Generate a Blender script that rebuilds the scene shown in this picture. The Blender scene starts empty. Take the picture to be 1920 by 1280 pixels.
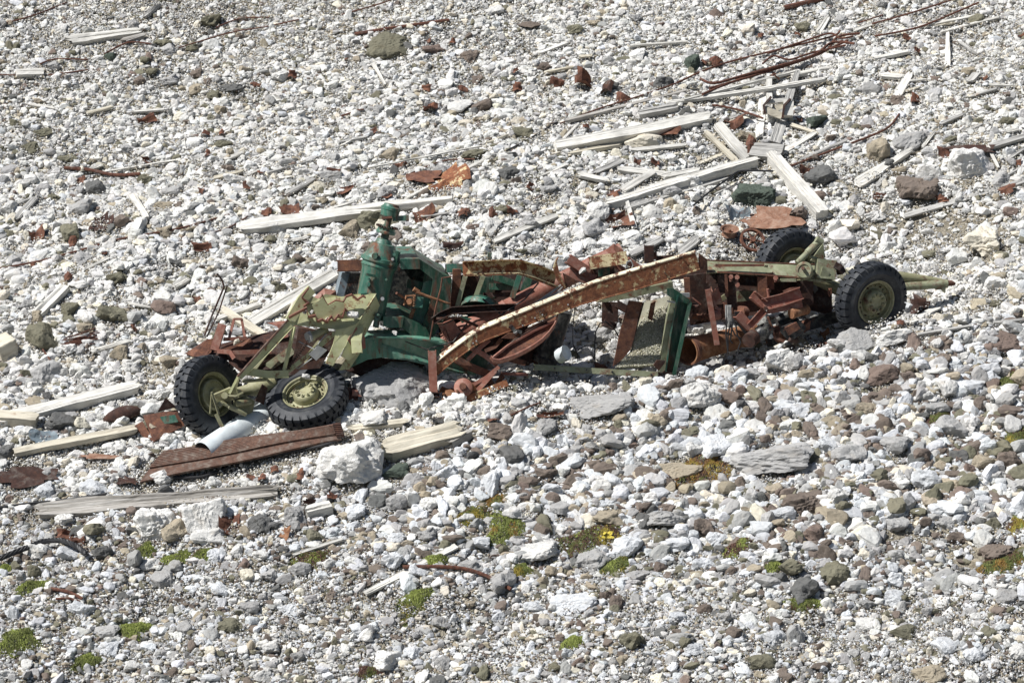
import bpy, bmesh, math, random
import numpy as np
from mathutils import Vector, Matrix, Euler
rnd = random.Random(7)
rng = np.random.default_rng(11)

# ------------------------------------------------------------ camera, light
PITCH = math.radians(12.0)
FPX = 5732.0                       # focal length in photo pixels (1920 wide)
CAM = Vector((0.0, -40.0, 40.0 * math.tan(PITCH)))
scene = bpy.context.scene
cd = bpy.data.cameras.new('camera')
cam = bpy.data.objects.new('camera', cd)
scene.collection.objects.link(cam)
cam.location = CAM
cam.rotation_euler = (math.radians(90) - PITCH, 0, 0)
cd.sensor_width = 36.0
cd.lens = FPX / 1920 * 36.0
cd.clip_end = 2000
scene.camera = cam
SUN_DIR = Vector((-0.57, -0.23, 0.79)).normalized()      # towards the sun
world = bpy.data.worlds.new('World'); scene.world = world
world.use_nodes = True
wn = world.node_tree
for n in list(wn.nodes): wn.nodes.remove(n)
sky = wn.nodes.new('ShaderNodeTexSky'); sky.sky_type = 'NISHITA'; sky.sun_disc = False
sky.sun_elevation = math.asin(SUN_DIR.z)
sky.sun_rotation = math.atan2(SUN_DIR.x, SUN_DIR.y)
bg = wn.nodes.new('ShaderNodeBackground'); bg.inputs['Strength'].default_value = 0.05
wo = wn.nodes.new('ShaderNodeOutputWorld')
wn.links.new(sky.outputs[0], bg.inputs[0]); wn.links.new(bg.outputs[0], wo.inputs[0])
sd = bpy.data.lights.new('sun', 'SUN'); sd.energy = 4.9; sd.angle = math.radians(0.5); sd.color = (1.0, 0.98, 0.95)
sun = bpy.data.objects.new('sun', sd); scene.collection.objects.link(sun)
sun.rotation_euler = SUN_DIR.to_track_quat('Z', 'Y').to_euler()
scene.view_settings.view_transform = 'Standard'
scene.view_settings.look = 'None'
scene.view_settings.exposure = 0.27
scene.view_settings.gamma = 1.0
scene.view_settings.use_curve_mapping = False

# ------------------------------------------------------------ terrain
_w = np.random.default_rng(5)
_fb = []
for lam, amp, n in ((7.0, .10, 5), (2.6, .045, 7), (1.0, .02, 9), (0.45, .009, 9)):
    for i in range(n):
        a = _w.uniform(0, math.pi * 2); l = lam * _w.uniform(.7, 1.4)
        _fb.append((math.cos(a) * 2 * math.pi / l, math.sin(a) * 2 * math.pi / l, _w.uniform(0, 6.28), amp / math.sqrt(n) * 1.4))
def sstep(a, b, x):
    t = np.clip((x - a) / (b - a), 0, 1); return t * t * (3 - 2 * t)
def yw_x(x):                                       # depth of the wreck's near side along x
    return -0.4 + 1.4 * ((x * 140 + 960) - 388) / 1244.0
def H(x, y):
    x = np.asarray(x, float); y = np.asarray(y, float)
    z = 0.52 * y + 0.05 * x - 0.80
    f = np.zeros_like(z)
    for kx, ky, ph, am in _fb: f = f + am * np.sin(kx * x + ky * y + ph)
    far = np.exp(-((x / 16) ** 4) - ((y / 16) ** 4))
    z = z + f * far
    yc = yw_x(x) - 0.30
    A = sstep(-1.6, 1.2, x) * (1 - sstep(5.6, 7.2, x))
    u = y - yc
    z = z - 0.50 * A * sstep(-0.12, 0.28, u) * (1 - sstep(0.9, 3.0, u))
    z = z + 0.10 * A * np.exp(-((u + 0.35) / 0.6) ** 2)
    A2 = sstep(-4.8, -3.8, x) * (1 - sstep(-1.6, -0.6, x))
    z = z - 0.10 * A2 * np.exp(-((y - yw_x(x) - 0.5) / 0.8) ** 2)
    return z
_s, _c = math.sin(PITCH), math.cos(PITCH)
RIGHT = Vector((1, 0, 0)); UP = Vector((0, _s, _c)); TOW = Vector((0, -_c, _s))
def ray(px, py):
    return -TOW + RIGHT * ((px - 960) / FPX) + UP * ((640 - py) / FPX)
def atY(px, py, Y):
    d = ray(px, py); t = (Y - CAM.y) / d.y
    return CAM + d * t
def P(px, py, d=0.0):                              # a point of the wreck: photo pixel and depth behind its near side
    return atY(px, py, -0.4 + 1.4 * (px - 388) / 1244.0 + d)
def G(px, py, lift=0.0):                           # a point on the slope seen at a photo pixel
    d = ray(px, py); ts = np.linspace(25, 75, 501)
    z = CAM.z + d.z * ts - H(CAM.x + d.x * ts, CAM.y + d.y * ts) - lift
    i = int(np.argmax(z < 0)); a, b = ts[max(i - 1, 0)], ts[i]
    for _ in range(14):
        m = .5 * (a + b); v = CAM + d * m
        if v.z - float(H(v.x, v.y)) - lift < 0: b = m
        else: a = m
    return CAM + d * (.5 * (a + b))
def mpp(p): return ((p - CAM).dot(-TOW)) / FPX     # metres per photo pixel at a point
def proj(x, y, z):                                 # arrays -> photo pixels
    dx, dy, dz = x - CAM.x, y - CAM.y, z - CAM.z
    dep = dy * _c - dz * _s
    return 960 + FPX * dx / dep, 640 - FPX * (dy * _s + dz * _c) / dep
def gnormal(x, y):
    e = .15
    return Vector((-(float(H(x + e, y)) - float(H(x - e, y))) / (2 * e), -(float(H(x, y + e)) - float(H(x, y - e))) / (2 * e), 1)).normalized()

# ------------------------------------------------------------ materials
def nodes(name):
    m = bpy.data.materials.new(name); m.use_nodes = True
    nt = m.node_tree; nt.nodes.clear()
    o = nt.nodes.new('ShaderNodeOutputMaterial'); b = nt.nodes.new('ShaderNodeBsdfPrincipled')
    nt.links.new(b.outputs[0], o.inputs[0])
    return m, nt, b
def N(nt, t, **kw):
    n = nt.nodes.new(t)
    for k, v in kw.items():
        if k in n.inputs: n.inputs[k].default_value = v
        else: setattr(n, k, v)
    return n
def mixc(nt, fac, a, b, mode='MIX'):
    n = nt.nodes.new('ShaderNodeMix'); n.data_type = 'RGBA'; n.blend_type = mode
    for s, v in ((0, fac), (6, a), (7, b)):
        if hasattr(v, 'is_linked') or isinstance(v, bpy.types.NodeSocket): nt.links.new(v, n.inputs[s])
        else: n.inputs[s].default_value = v if s == 0 else (*v[:3], 1)
    return n.outputs[2]
def ramp(nt, src, stops):
    r = nt.nodes.new('ShaderNodeValToRGB'); e = r.color_ramp.elements
    while len(e) < len(stops): e.new(.5)
    for q, (p, c) in zip(e, stops):
        q.position = p; q.color = (c, c, c, 1) if isinstance(c, (int, float)) else (*c, 1)
    nt.links.new(src, r.inputs[0]); return r.outputs[0]
def noise(nt, vec, scale, detail=6, rough=.6, dist=0.0):
    n = N(nt, 'ShaderNodeTexNoise'); n.inputs['Scale'].default_value = scale
    n.inputs['Detail'].default_value = detail; n.inputs['Roughness'].default_value = rough; n.inputs['Distortion'].default_value = dist
    nt.links.new(vec, n.inputs['Vector']); return n.outputs[0]
def objvec(nt, scale=(1, 1, 1), loc=None):
    tc = nt.nodes.new('ShaderNodeTexCoord'); mp = nt.nodes.new('ShaderNodeMapping')
    nt.links.new(tc.outputs['Object'], mp.inputs[0]); mp.inputs['Scale'].default_value = scale
    if loc is not None: nt.links.new(loc, mp.inputs['Location'])
    return mp.outputs[0]
def bump(nt, b, h, strength, dist):
    n = nt.nodes.new('ShaderNodeBump'); n.inputs['Strength'].default_value = strength; n.inputs['Distance'].default_value = dist
    nt.links.new(h, n.inputs['Height']); nt.links.new(n.outputs[0], b.inputs['Normal'])

def rock_mat(name, mode):
    m, nt, b = nodes(name)
    info = nt.nodes.new('ShaderNodeObjectInfo')
    if mode == 'object': col = info.outputs['Color']
    else:
        at = nt.nodes.new('ShaderNodeAttribute'); at.attribute_name = 'rock_colour'
        at.attribute_type = 'INSTANCER' if mode == 'inst' else 'GEOMETRY'; col = at.outputs['Color']
    add = nt.nodes.new('ShaderNodeVectorMath'); add.operation = 'SCALE'; add.inputs[0].default_value = (37, 19, 53)
    nt.links.new(info.outputs['Random'], add.inputs['Scale'])
    v = objvec(nt, (1, 1, 1), add.outputs[0])
    n1 = noise(nt, v, 1.6, 5, .6); n2 = noise(nt, v, 7, 6, .7)
    c = mixc(nt, 1.0, col, ramp(nt, n1, [(.3, .86), (.5, 1.0), (.75, 1.08)]), 'MULTIPLY')
    c = mixc(nt, 1.0, c, ramp(nt, n2, [(.30, .70), (.42, .98), (.7, 1.05)]), 'MULTIPLY')
    warm = mixc(nt, ramp(nt, noise(nt, v, 2.3, 3, .5), [(.55, 0.0), (.8, .35)]), c, mixc(nt, 1.0, c, (.95, .80, .62), 'MULTIPLY'))
    nt.links.new(warm, b.inputs['Base Color']); b.inputs['Roughness'].default_value = .93
    b.inputs['Specular IOR Level'].default_value = .2
    bump(nt, b, noise(nt, v, 5, 8, .7), .7, {'object': .05, 'inst': .016, 'geo': .003}[mode])
    return m
MR_OBJ = rock_mat('rock', 'object'); MR_INS = rock_mat('scree_stone', 'inst'); MR_GEO = rock_mat('grit', 'geo')

def ground_mat():
    m, nt, b = nodes('gritty_earth')
    v = objvec(nt)
    n1 = noise(nt, v, 1.3, 6, .6); n2 = noise(nt, v, 30, 6, .7)
    vo = N(nt, 'ShaderNodeTexVoronoi'); vo.inputs['Scale'].default_value = 55; nt.links.new(v, vo.inputs['Vector'])
    base = ramp(nt, n1, [(.35, (.21, .185, .14)), (.65, (.31, .28, .22))])
    sp = ramp(nt, vo.outputs['Color'], [(.2, .65), (.5, .95), (.8, 1.35)])
    c = mixc(nt, 1.0, base, sp, 'MULTIPLY')
    c = mixc(nt, .5, c, mixc(nt, 1.0, c, ramp(nt, n2, [(.3, .5), (.7, 1.4)]), 'MULTIPLY'))
    nt.links.new(c, b.inputs['Base Color']); b.inputs['Roughness'].default_value = .97
    bump(nt, b, vo.outputs['Distance'], .8, .02)
    return m
M_GROUND = ground_mat()

def metal(name, paint, rust=.5, scale=5.0, rustcols=None, rough=.5, streak=False, edge=.06):
    m, nt, b = nodes(name)
    v = objvec(nt); vs = objvec(nt, (1, 1, .25)) if streak else v
    dark, mid, org = rustcols or ((.045, .024, .018), (.145, .064, .042), (.27, .12, .06))
    n1 = noise(nt, v, scale * 2.2, 8, .7)
    rc = ramp(nt, n1, [(.3, dark), (.5, mid), (.74, org)])
    rc = mixc(nt, 1.0, rc, ramp(nt, noise(nt, v, 60, 4, .7), [(.3, .75), (.7, 1.25)]), 'MULTIPLY')
    mask = ramp(nt, noise(nt, vs, scale, 9, .72, .3), [(rust - edge, 1.0), (rust + edge, 0.0)])
    pc = mixc(nt, 1.0, (*paint, 1), ramp(nt, noise(nt, v, 3.5, 5, .6), [(.3, .65), (.55, 1.0), (.75, 1.3)]), 'MULTIPLY')
    pc = mixc(nt, ramp(nt, noise(nt, vs, 14, 6, .7), [(.46, 0.0), (.78, .45)]), pc, (.42, .40, .34))
    c = mixc(nt, mask, pc, rc)
    nt.links.new(c, b.inputs['Base Color'])
    r = ramp(nt, mask, [(0, rough), (1, .88)]); nt.links.new(r, b.inputs['Roughness'])
    b.inputs['Specular IOR Level'].default_value = .4
    bump(nt, b, noise(nt, v, 22, 7, .7), .4, .01)
    return m
PRIM = ((.10, .042, .03), (.25, .10, .068), (.33, .15, .105))
BEAMR = ((.075, .03, .018), (.22, .085, .042), (.34, .15, .065))
MT = dict(
    rust=metal('rusty_steel', (.14, .065, .045), .6),
    darkrust_and_shade=metal('dark_rusty_and_shaded_steel', (.05, .028, .022), .55, 5, ((.02, .012, .01), (.052, .024, .018), (.11, .05, .03))),  # dark rust, deepened further to carry the shade of recessed parts
    red=metal('red_primer_steel', (.29, .115, .08), .40, 4, PRIM, .6),
    cream=metal('rusty_steel_with_cream_paint', (.62, .50, .27), .575, 8, BEAMR, .6, edge=.035),
    creamweb=metal('cream_painted_channel', (.66, .55, .32), .50, 9, BEAMR, .6, edge=.03),
    tealbeam=metal('weathered_teal_steel', (.10, .25, .18), .43, 4, None, .5, True),
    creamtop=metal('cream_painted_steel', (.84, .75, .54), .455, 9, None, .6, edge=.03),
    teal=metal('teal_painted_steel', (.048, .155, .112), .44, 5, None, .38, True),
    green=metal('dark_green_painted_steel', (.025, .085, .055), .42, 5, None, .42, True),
    sage=metal('pale_green_painted_steel', (.25, .265, .165), .42, 6, None, .5),
    lime=metal('yellow_green_painted_steel', (.52, .53, .29), .405, 6, ((.08, .03, .02), (.20, .08, .04), (.30, .13, .06)), .5, edge=.04),
    olive=metal('olive_painted_steel', (.30, .29, .165), .39, 5, None, .5),
    black=metal('black_paint_and_shade_steel', (.02, .021, .024), .38, 8, None, .4),  # black paint on most parts, painted shade on the housing back
    grey=metal('bare_grey_steel', (.35, .36, .36), .35, 8, None, .4),
    sheet=metal('light_brown_rust_sheet', (.27, .15, .10), .5, 7, ((.12, .06, .04), (.24, .125, .08), (.34, .20, .14)), .8),
    brown=metal('brown_rusted_plate', (.11, .065, .048), .5, 7, ((.05, .03, .022), (.12, .065, .046), (.20, .115, .08)), .8),
    plaster=metal('gravel_caked_panel', (.40, .385, .29), .36, 6, ((.10, .05, .03), (.24, .13, .07), (.32, .2, .11)), .9),
    orange=metal('orange_rusted_iron', (.28, .13, .06), .55, 7, ((.09, .04, .022), (.22, .10, .05), (.34, .18, .09)), .8),
    pale=metal('pale_blue_enamel', (.72, .78, .80), .30, 3, ((.25, .16, .10), (.35, .25, .17), (.45, .40, .33)), .5),
    bluegrey=metal('blue_grey_sheet', (.22, .28, .32), .42, 8, None, .5),
)
def rubber():
    m, nt, b = nodes('tyre_rubber'); v = objvec(nt)
    c = ramp(nt, noise(nt, v, 9, 7, .7), [(.35, (.012, .014, .019)), (.52, (.022, .026, .033)), (.72, (.075, .076, .074))])
    nt.links.new(c, b.inputs['Base Color']); b.inputs['Roughness'].default_value = .62
    bump(nt, b, noise(nt, v, 60, 5, .7), .3, .004)
    return m
M_TYRE = rubber()
def plain(name, col, rough=.7, metallic=0):
    m, nt, b = nodes(name); v = objvec(nt)
    c = mixc(nt, 1.0, (*col, 1), ramp(nt, noise(nt, v, 20, 6, .7), [(.3, .6), (.7, 1.3)]), 'MULTIPLY')
    nt.links.new(c, b.inputs['Base Color']); b.inputs['Roughness'].default_value = rough; b.inputs['Metallic'].default_value = metallic
    return m
M_CABLE = plain('black_cable', (.022, .022, .024), .55)
M_WIRE = plain('pale_wire', (.45, .45, .43), .4)
M_RODRUST = metal('rusty_rod', (.085, .04, .028), .6, 12, ((.03, .015, .012), (.11, .045, .03), (.20, .085, .05)))
def wood(name, a, b_, crack):
    m, nt, b = nodes(name)
    info = nt.nodes.new('ShaderNodeObjectInfo')
    sc = nt.nodes.new('ShaderNodeVectorMath'); sc.operation = 'SCALE'; sc.inputs[0].default_value = (17, 31, 11)
    nt.links.new(info.outputs['Random'], sc.inputs['Scale'])
    v = objvec(nt, (1.3, 26, 26), sc.outputs[0]); v2 = objvec(nt, (1, 1, 1), sc.outputs[0])
    g = noise(nt, v, 1.6, 7, .65, .4)
    c = ramp(nt, g, [(.25, tuple(x * crack for x in a)), (.42, a), (.7, b_)])
    c = mixc(nt, 1.0, c, ramp(nt, noise(nt, v2, 2.2, 5, .6), [(.3, .68), (.5, 1.0), (.75, 1.06)]), 'MULTIPLY')
    c = mixc(nt, ramp(nt, noise(nt, v2, 5, 4, .6), [(.66, 0.0), (.76, .5)]), c, (.30, .16, .08))
    nt.links.new(c, b.inputs['Base Color']); b.inputs['Roughness'].default_value = .85
    b.inputs['Specular IOR Level'].default_value = .25
    bump(nt, b, g, .7, .012)
    return m
MW = dict(white=wood('weathered_white_wood', (.60, .58, .53), (.76, .745, .70), .4),
          grey=wood('weathered_grey_wood', (.36, .35, .33), (.56, .55, .52), .4),
          cream=wood('bare_cream_wood', (.55, .50, .40), (.70, .66, .55), .5),
          old=wood('cracked_driftwood', (.28, .26, .23), (.55, .53, .50), .12))

# ------------------------------------------------------------ mesh helpers
COL = scene.collection
class MB:
    def __init__(s): s.v = []; s.f = []
    def add(s, vs, fs):
        o = len(s.v); s.v += [Vector(q) for q in vs]; s.f += [tuple(i + o for i in q) for q in fs]
    def frame_box(s, c, X, Y, Z):                     # half-axis vectors
        s.add([c + X * a + Y * b + Z * d for d in (-1, 1) for b in (-1, 1) for a in (-1, 1)],
              [(0, 2, 3, 1), (4, 5, 7, 6), (0, 1, 5, 4), (2, 6, 7, 3), (0, 4, 6, 2), (1, 3, 7, 5)])
    def prism(s, pts, off):
        n = len(pts); s.add(list(pts) + [p + off for p in pts],
              [tuple(range(n)), tuple(range(2 * n - 1, n - 1, -1))] + [(i, i + n, (i + 1) % n + n, (i + 1) % n) for i in range(n)])
    def tube(s, pts, r, n=8, cap=True, rs=None):
        pts = [Vector(p) for p in pts]; base = len(s.v); u = None
        for i, p in enumerate(pts):
            t = (pts[min(i + 1, len(pts) - 1)] - pts[max(i - 1, 0)]).normalized()
            if u is None: u = t.orthogonal().normalized()
            u = (u - t * u.dot(t)).normalized(); w = t.cross(u)
            rr = rs[i] if rs else r
            for k in range(n):
                a = 2 * math.pi * k / n; s.v.append(p + u * (rr * math.cos(a)) + w * (rr * math.sin(a)))
        for i in range(len(pts) - 1):
            for k in range(n):
                a = base + i * n + k; b = base + i * n + (k + 1) % n
                s.f.append((a, b, b + n, a + n))
        if cap:
            s.f.append(tuple(base + k for k in range(n))[::-1])
            s.f.append(tuple(base + (len(pts) - 1) * n + k for k in range(n)))
    def lathe(s, p0, p1, prof, n=24):                 # prof: (distance along axis 0..1, radius)
        ax = p1 - p0
        base = len(s.v); t = ax.normalized(); u = t.orthogonal().normalized(); w = t.cross(u)
        for h, r in prof:
            for k in range(n):
                a = 2 * math.pi * k / n; s.v.append(p0 + ax * h + (u * math.cos(a) + w * math.sin(a)) * max(r, 1e-4))
        for i in range(len(prof) - 1):
            for k in range(n):
                a = base + i * n + k; b = base + i * n + (k + 1) % n
                s.f.append((a, b, b + n, a + n))
    def sweep(s, pts, prof, up=Vector((0, 0, 1)), scales=None):      # prof in (side toward camera, up)
        pts = [Vector(p) for p in pts]; base = len(s.v); n = len(prof)
        for i, p in enumerate(pts):
            t = (pts[min(i + 1, len(pts) - 1)] - pts[max(i - 1, 0)]).normalized()
            b = (up - t * up.dot(t)).normalized(); a = t.cross(b)
            k = scales[i] if scales else 1
            for q in prof: s.v.append(p + a * (q[0] * k) + b * (q[1] * k))
        for i in range(len(pts) - 1):
            for k in range(n):
                q = base + i * n + k; r = base + i * n + (k + 1) % n
                s.f.append((q, r, r + n, q + n))
        s.f.append(tuple(base + k for k in range(n))[::-1]); s.f.append(tuple(base + (len(pts) - 1) * n + k for k in range(n)))
    def mesh(s, name, mat, origin=Vector((0, 0, 0)), smooth=False):
        me = bpy.data.meshes.new(name)
        me.from_pydata([v - origin for v in s.v], [], s.f); me.materials.append(mat)
        bm = bmesh.new(); bm.from_mesh(me); bmesh.ops.recalc_face_normals(bm, faces=bm.faces); bm.to_mesh(me); bm.free()
        if smooth:
            me.polygons.foreach_set('use_smooth', [True] * len(me.polygons))
            me.set_sharp_from_angle(angle=math.radians(38))
        return me
    def build(s, name, mat, parent=None, smooth=False, origin=None):
        og = origin if origin is not None else (parent['_o'] if parent else Vector((0, 0, 0)))
        og = Vector(og)
        o = bpy.data.objects.new(name, s.mesh(name, mat, og, smooth)); COL.objects.link(o)
        if parent: o.parent = parent; o['_o'] = tuple(og)
        else: o.location = og; o['_o'] = tuple(og)
        return o
def tag(o, label=None, cat=None, group=None, kind=None):
    if label: o['label'] = label
    if cat: o['category'] = cat
    if group: o['group'] = group
    if kind: o['kind'] = kind
    return o
def thing(name, loc, label, cat, group=None):
    o = bpy.data.objects.new(name, None); COL.objects.link(o); o.location = loc; o['_o'] = tuple(loc)
    o.empty_display_size = .2
    return tag(o, label, cat, group)

def poly(name, pts, th, mat, par, away=None):
    q = [P(*p) if len(p) == 3 else P(p[0], p[1], 0) for p in pts]
    nrm = Vector((0, 0, 0))
    for i in range(len(q)):
        a, b = q[i], q[(i + 1) % len(q)]; nrm += a.cross(b)
    nrm.normalize()
    if nrm.dot(TOW) > 0: nrm = -nrm
    m = MB(); m.prism(q, (away or nrm) * th); return m.build(name, MT[mat], par)
def prof_box(w, h): return [(-w / 2, -h / 2), (w / 2, -h / 2), (w / 2, h / 2), (-w / 2, h / 2)]
def prof_C(w, h, t=.012, s=1):                      # web nearest the camera (s=1) or open toward it (s=-1)
    p = [(w / 2, -h / 2), (w / 2, h / 2), (-w / 2, h / 2), (-w / 2, h / 2 - t), (w / 2 - t, h / 2 - t), (w / 2 - t, -h / 2 + t), (-w / 2, -h / 2 + t), (-w / 2, -h / 2)]
    return [(a * s, b) for a, b in p]
def prof_L(w, h, t=.01): return [(w / 2, -h / 2), (w / 2, h / 2), (-w / 2, h / 2), (-w / 2, h / 2 - t), (w / 2 - t, h / 2 - t), (w / 2 - t, -h / 2)]
def bar(name, pts, w, h, mat, par, kind='box', up=None, px=True):
    q = [P(*p) for p in pts] if px else pts
    m = MB()
    pr = {'box': prof_box(w, h), 'C': prof_C(w, h), 'O': prof_C(w, h, .012, -1), 'L': prof_L(w, h)}[kind]
    m.sweep(q, pr, up or Vector((0, .25, 1)).normalized())
    return m.build(name, MT[mat] if isinstance(mat, str) else mat, par)
def pipe(name, pts, r, mat, par, n=10, rs=None):
    m = MB(); m.tube([P(*p) for p in pts], r, n, True, rs)
    return m.build(name, MT[mat] if isinstance(mat, str) else mat, par, True)
def turned(name, a, b, prof, mat, par, n=24):
    m = MB(); m.lathe(P(*a), P(*b), prof, n); return m.build(name, MT[mat], par, True)

# ------------------------------------------------------------ ground sheet
def axis(c0, c1, fine, far):
    a = list(np.arange(c0, c1 + 1e-6, fine)); step = fine; x = c1
    while x < far: step *= 1.35; x += step; a.append(x)
    step = fine; x = c0; pre = []
    while x > -far: step *= 1.35; x -= step; pre.append(x)
    return np.array(pre[::-1] + a)
gx, gy = axis(-9.5, 9.5, .12, 160), axis(-9, 13, .12, 160)
X, Y = np.meshgrid(gx, gy); Z = H(X, Y)
vs = np.stack([X.ravel(), Y.ravel(), Z.ravel()], 1); nx, ny = len(gx), len(gy)
ii = (np.arange(ny - 1)[:, None] * nx + np.arange(nx - 1)[None, :]).ravel()
fs = np.stack([ii, ii + 1, ii + 1 + nx, ii + nx], 1)
me = bpy.data.meshes.new('ground'); me.from_pydata(vs.tolist(), [], fs.tolist()); me.materials.append(M_GROUND)
me.polygons.foreach_set('use_smooth', [True] * len(me.polygons))
ground = bpy.data.objects.new('ground', me); COL.objects.link(ground); ground['kind'] = 'structure'

# ------------------------------------------------------------ rock shapes
def ico(sub):
    bm = bmesh.new(); bmesh.ops.create_icosphere(bm, subdivisions=sub, radius=1)
    v = np.array([x.co[:] for x in bm.verts]); f = [tuple(q.index for q in x.verts) for x in bm.faces]; bm.free(); return v, f
_ico = {k: ico(k) for k in (1, 2, 3, 4, 5)}
def rock_shape(seed, sub, planes=11, rough=.05):
    r = np.random.default_rng(seed); v, f = _ico[sub]; rough = rough * 1.15
    n = r.normal(size=(planes, 3)); n /= np.linalg.norm(n, axis=1)[:, None]
    n = np.vstack([n, [[0, 0, -1], [.2, 0, 1]]]); n /= np.linalg.norm(n, axis=1)[:, None]
    d = r.uniform(.42, 1.0, len(n)); d[-2] = .5; d[-1] = .62
    dots = np.maximum(v @ n.T, 1e-3) / d[None, :]
    k = 34.0
    R = 1.0 / (np.sum(dots ** k, 1) + 1.0) ** (1 / k)
    disp = np.zeros(len(v))
    for i in range(26):
        lam = r.choice([2.0, 4, 7, 12]); w = r.normal(size=3); w = w / np.linalg.norm(w) * lam * 1.6
        disp += rough / lam ** .7 * (1.1 - 1.8 * np.abs(np.sin(v @ w + r.uniform(0, 6.28))))
    return v * (R * (1 + disp))[:, None], f
def rock_mesh(name, seed, sub, mat, planes=11, rough=.05, smooth=True):
    v, f = rock_shape(seed, sub, planes, rough)
    me = bpy.data.meshes.new(name); me.from_pydata(v.tolist(), [], f); me.materials.append(mat)
    if smooth:
        me.polygons.foreach_set('use_smooth', [True] * len(me.polygons)); me.set_sharp_from_angle(angle=math.radians(17))
    return me
RC = dict(white=(.70, .69, .66), bluewhite=(.62, .635, .65), cream=(.70, .65, .54), grey=(.40, .395, .385), darkgrey=(.15, .15, .145),
          olive=(.19, .18, .13), tan=(.38, .33, .25), brown=(.19, .155, .13), redbrown=(.21, .16, .135), darkgreen=(.085, .105, .085))
# ------------------------------------------------------------ the wreck
RO = P(960, 700, .4)
truck = thing('wrecked_truck', RO, 'overturned rusty truck wreck with four wheels, green winch gearbox and bent frame on the scree', 'truck wreck')
T = truck

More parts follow.
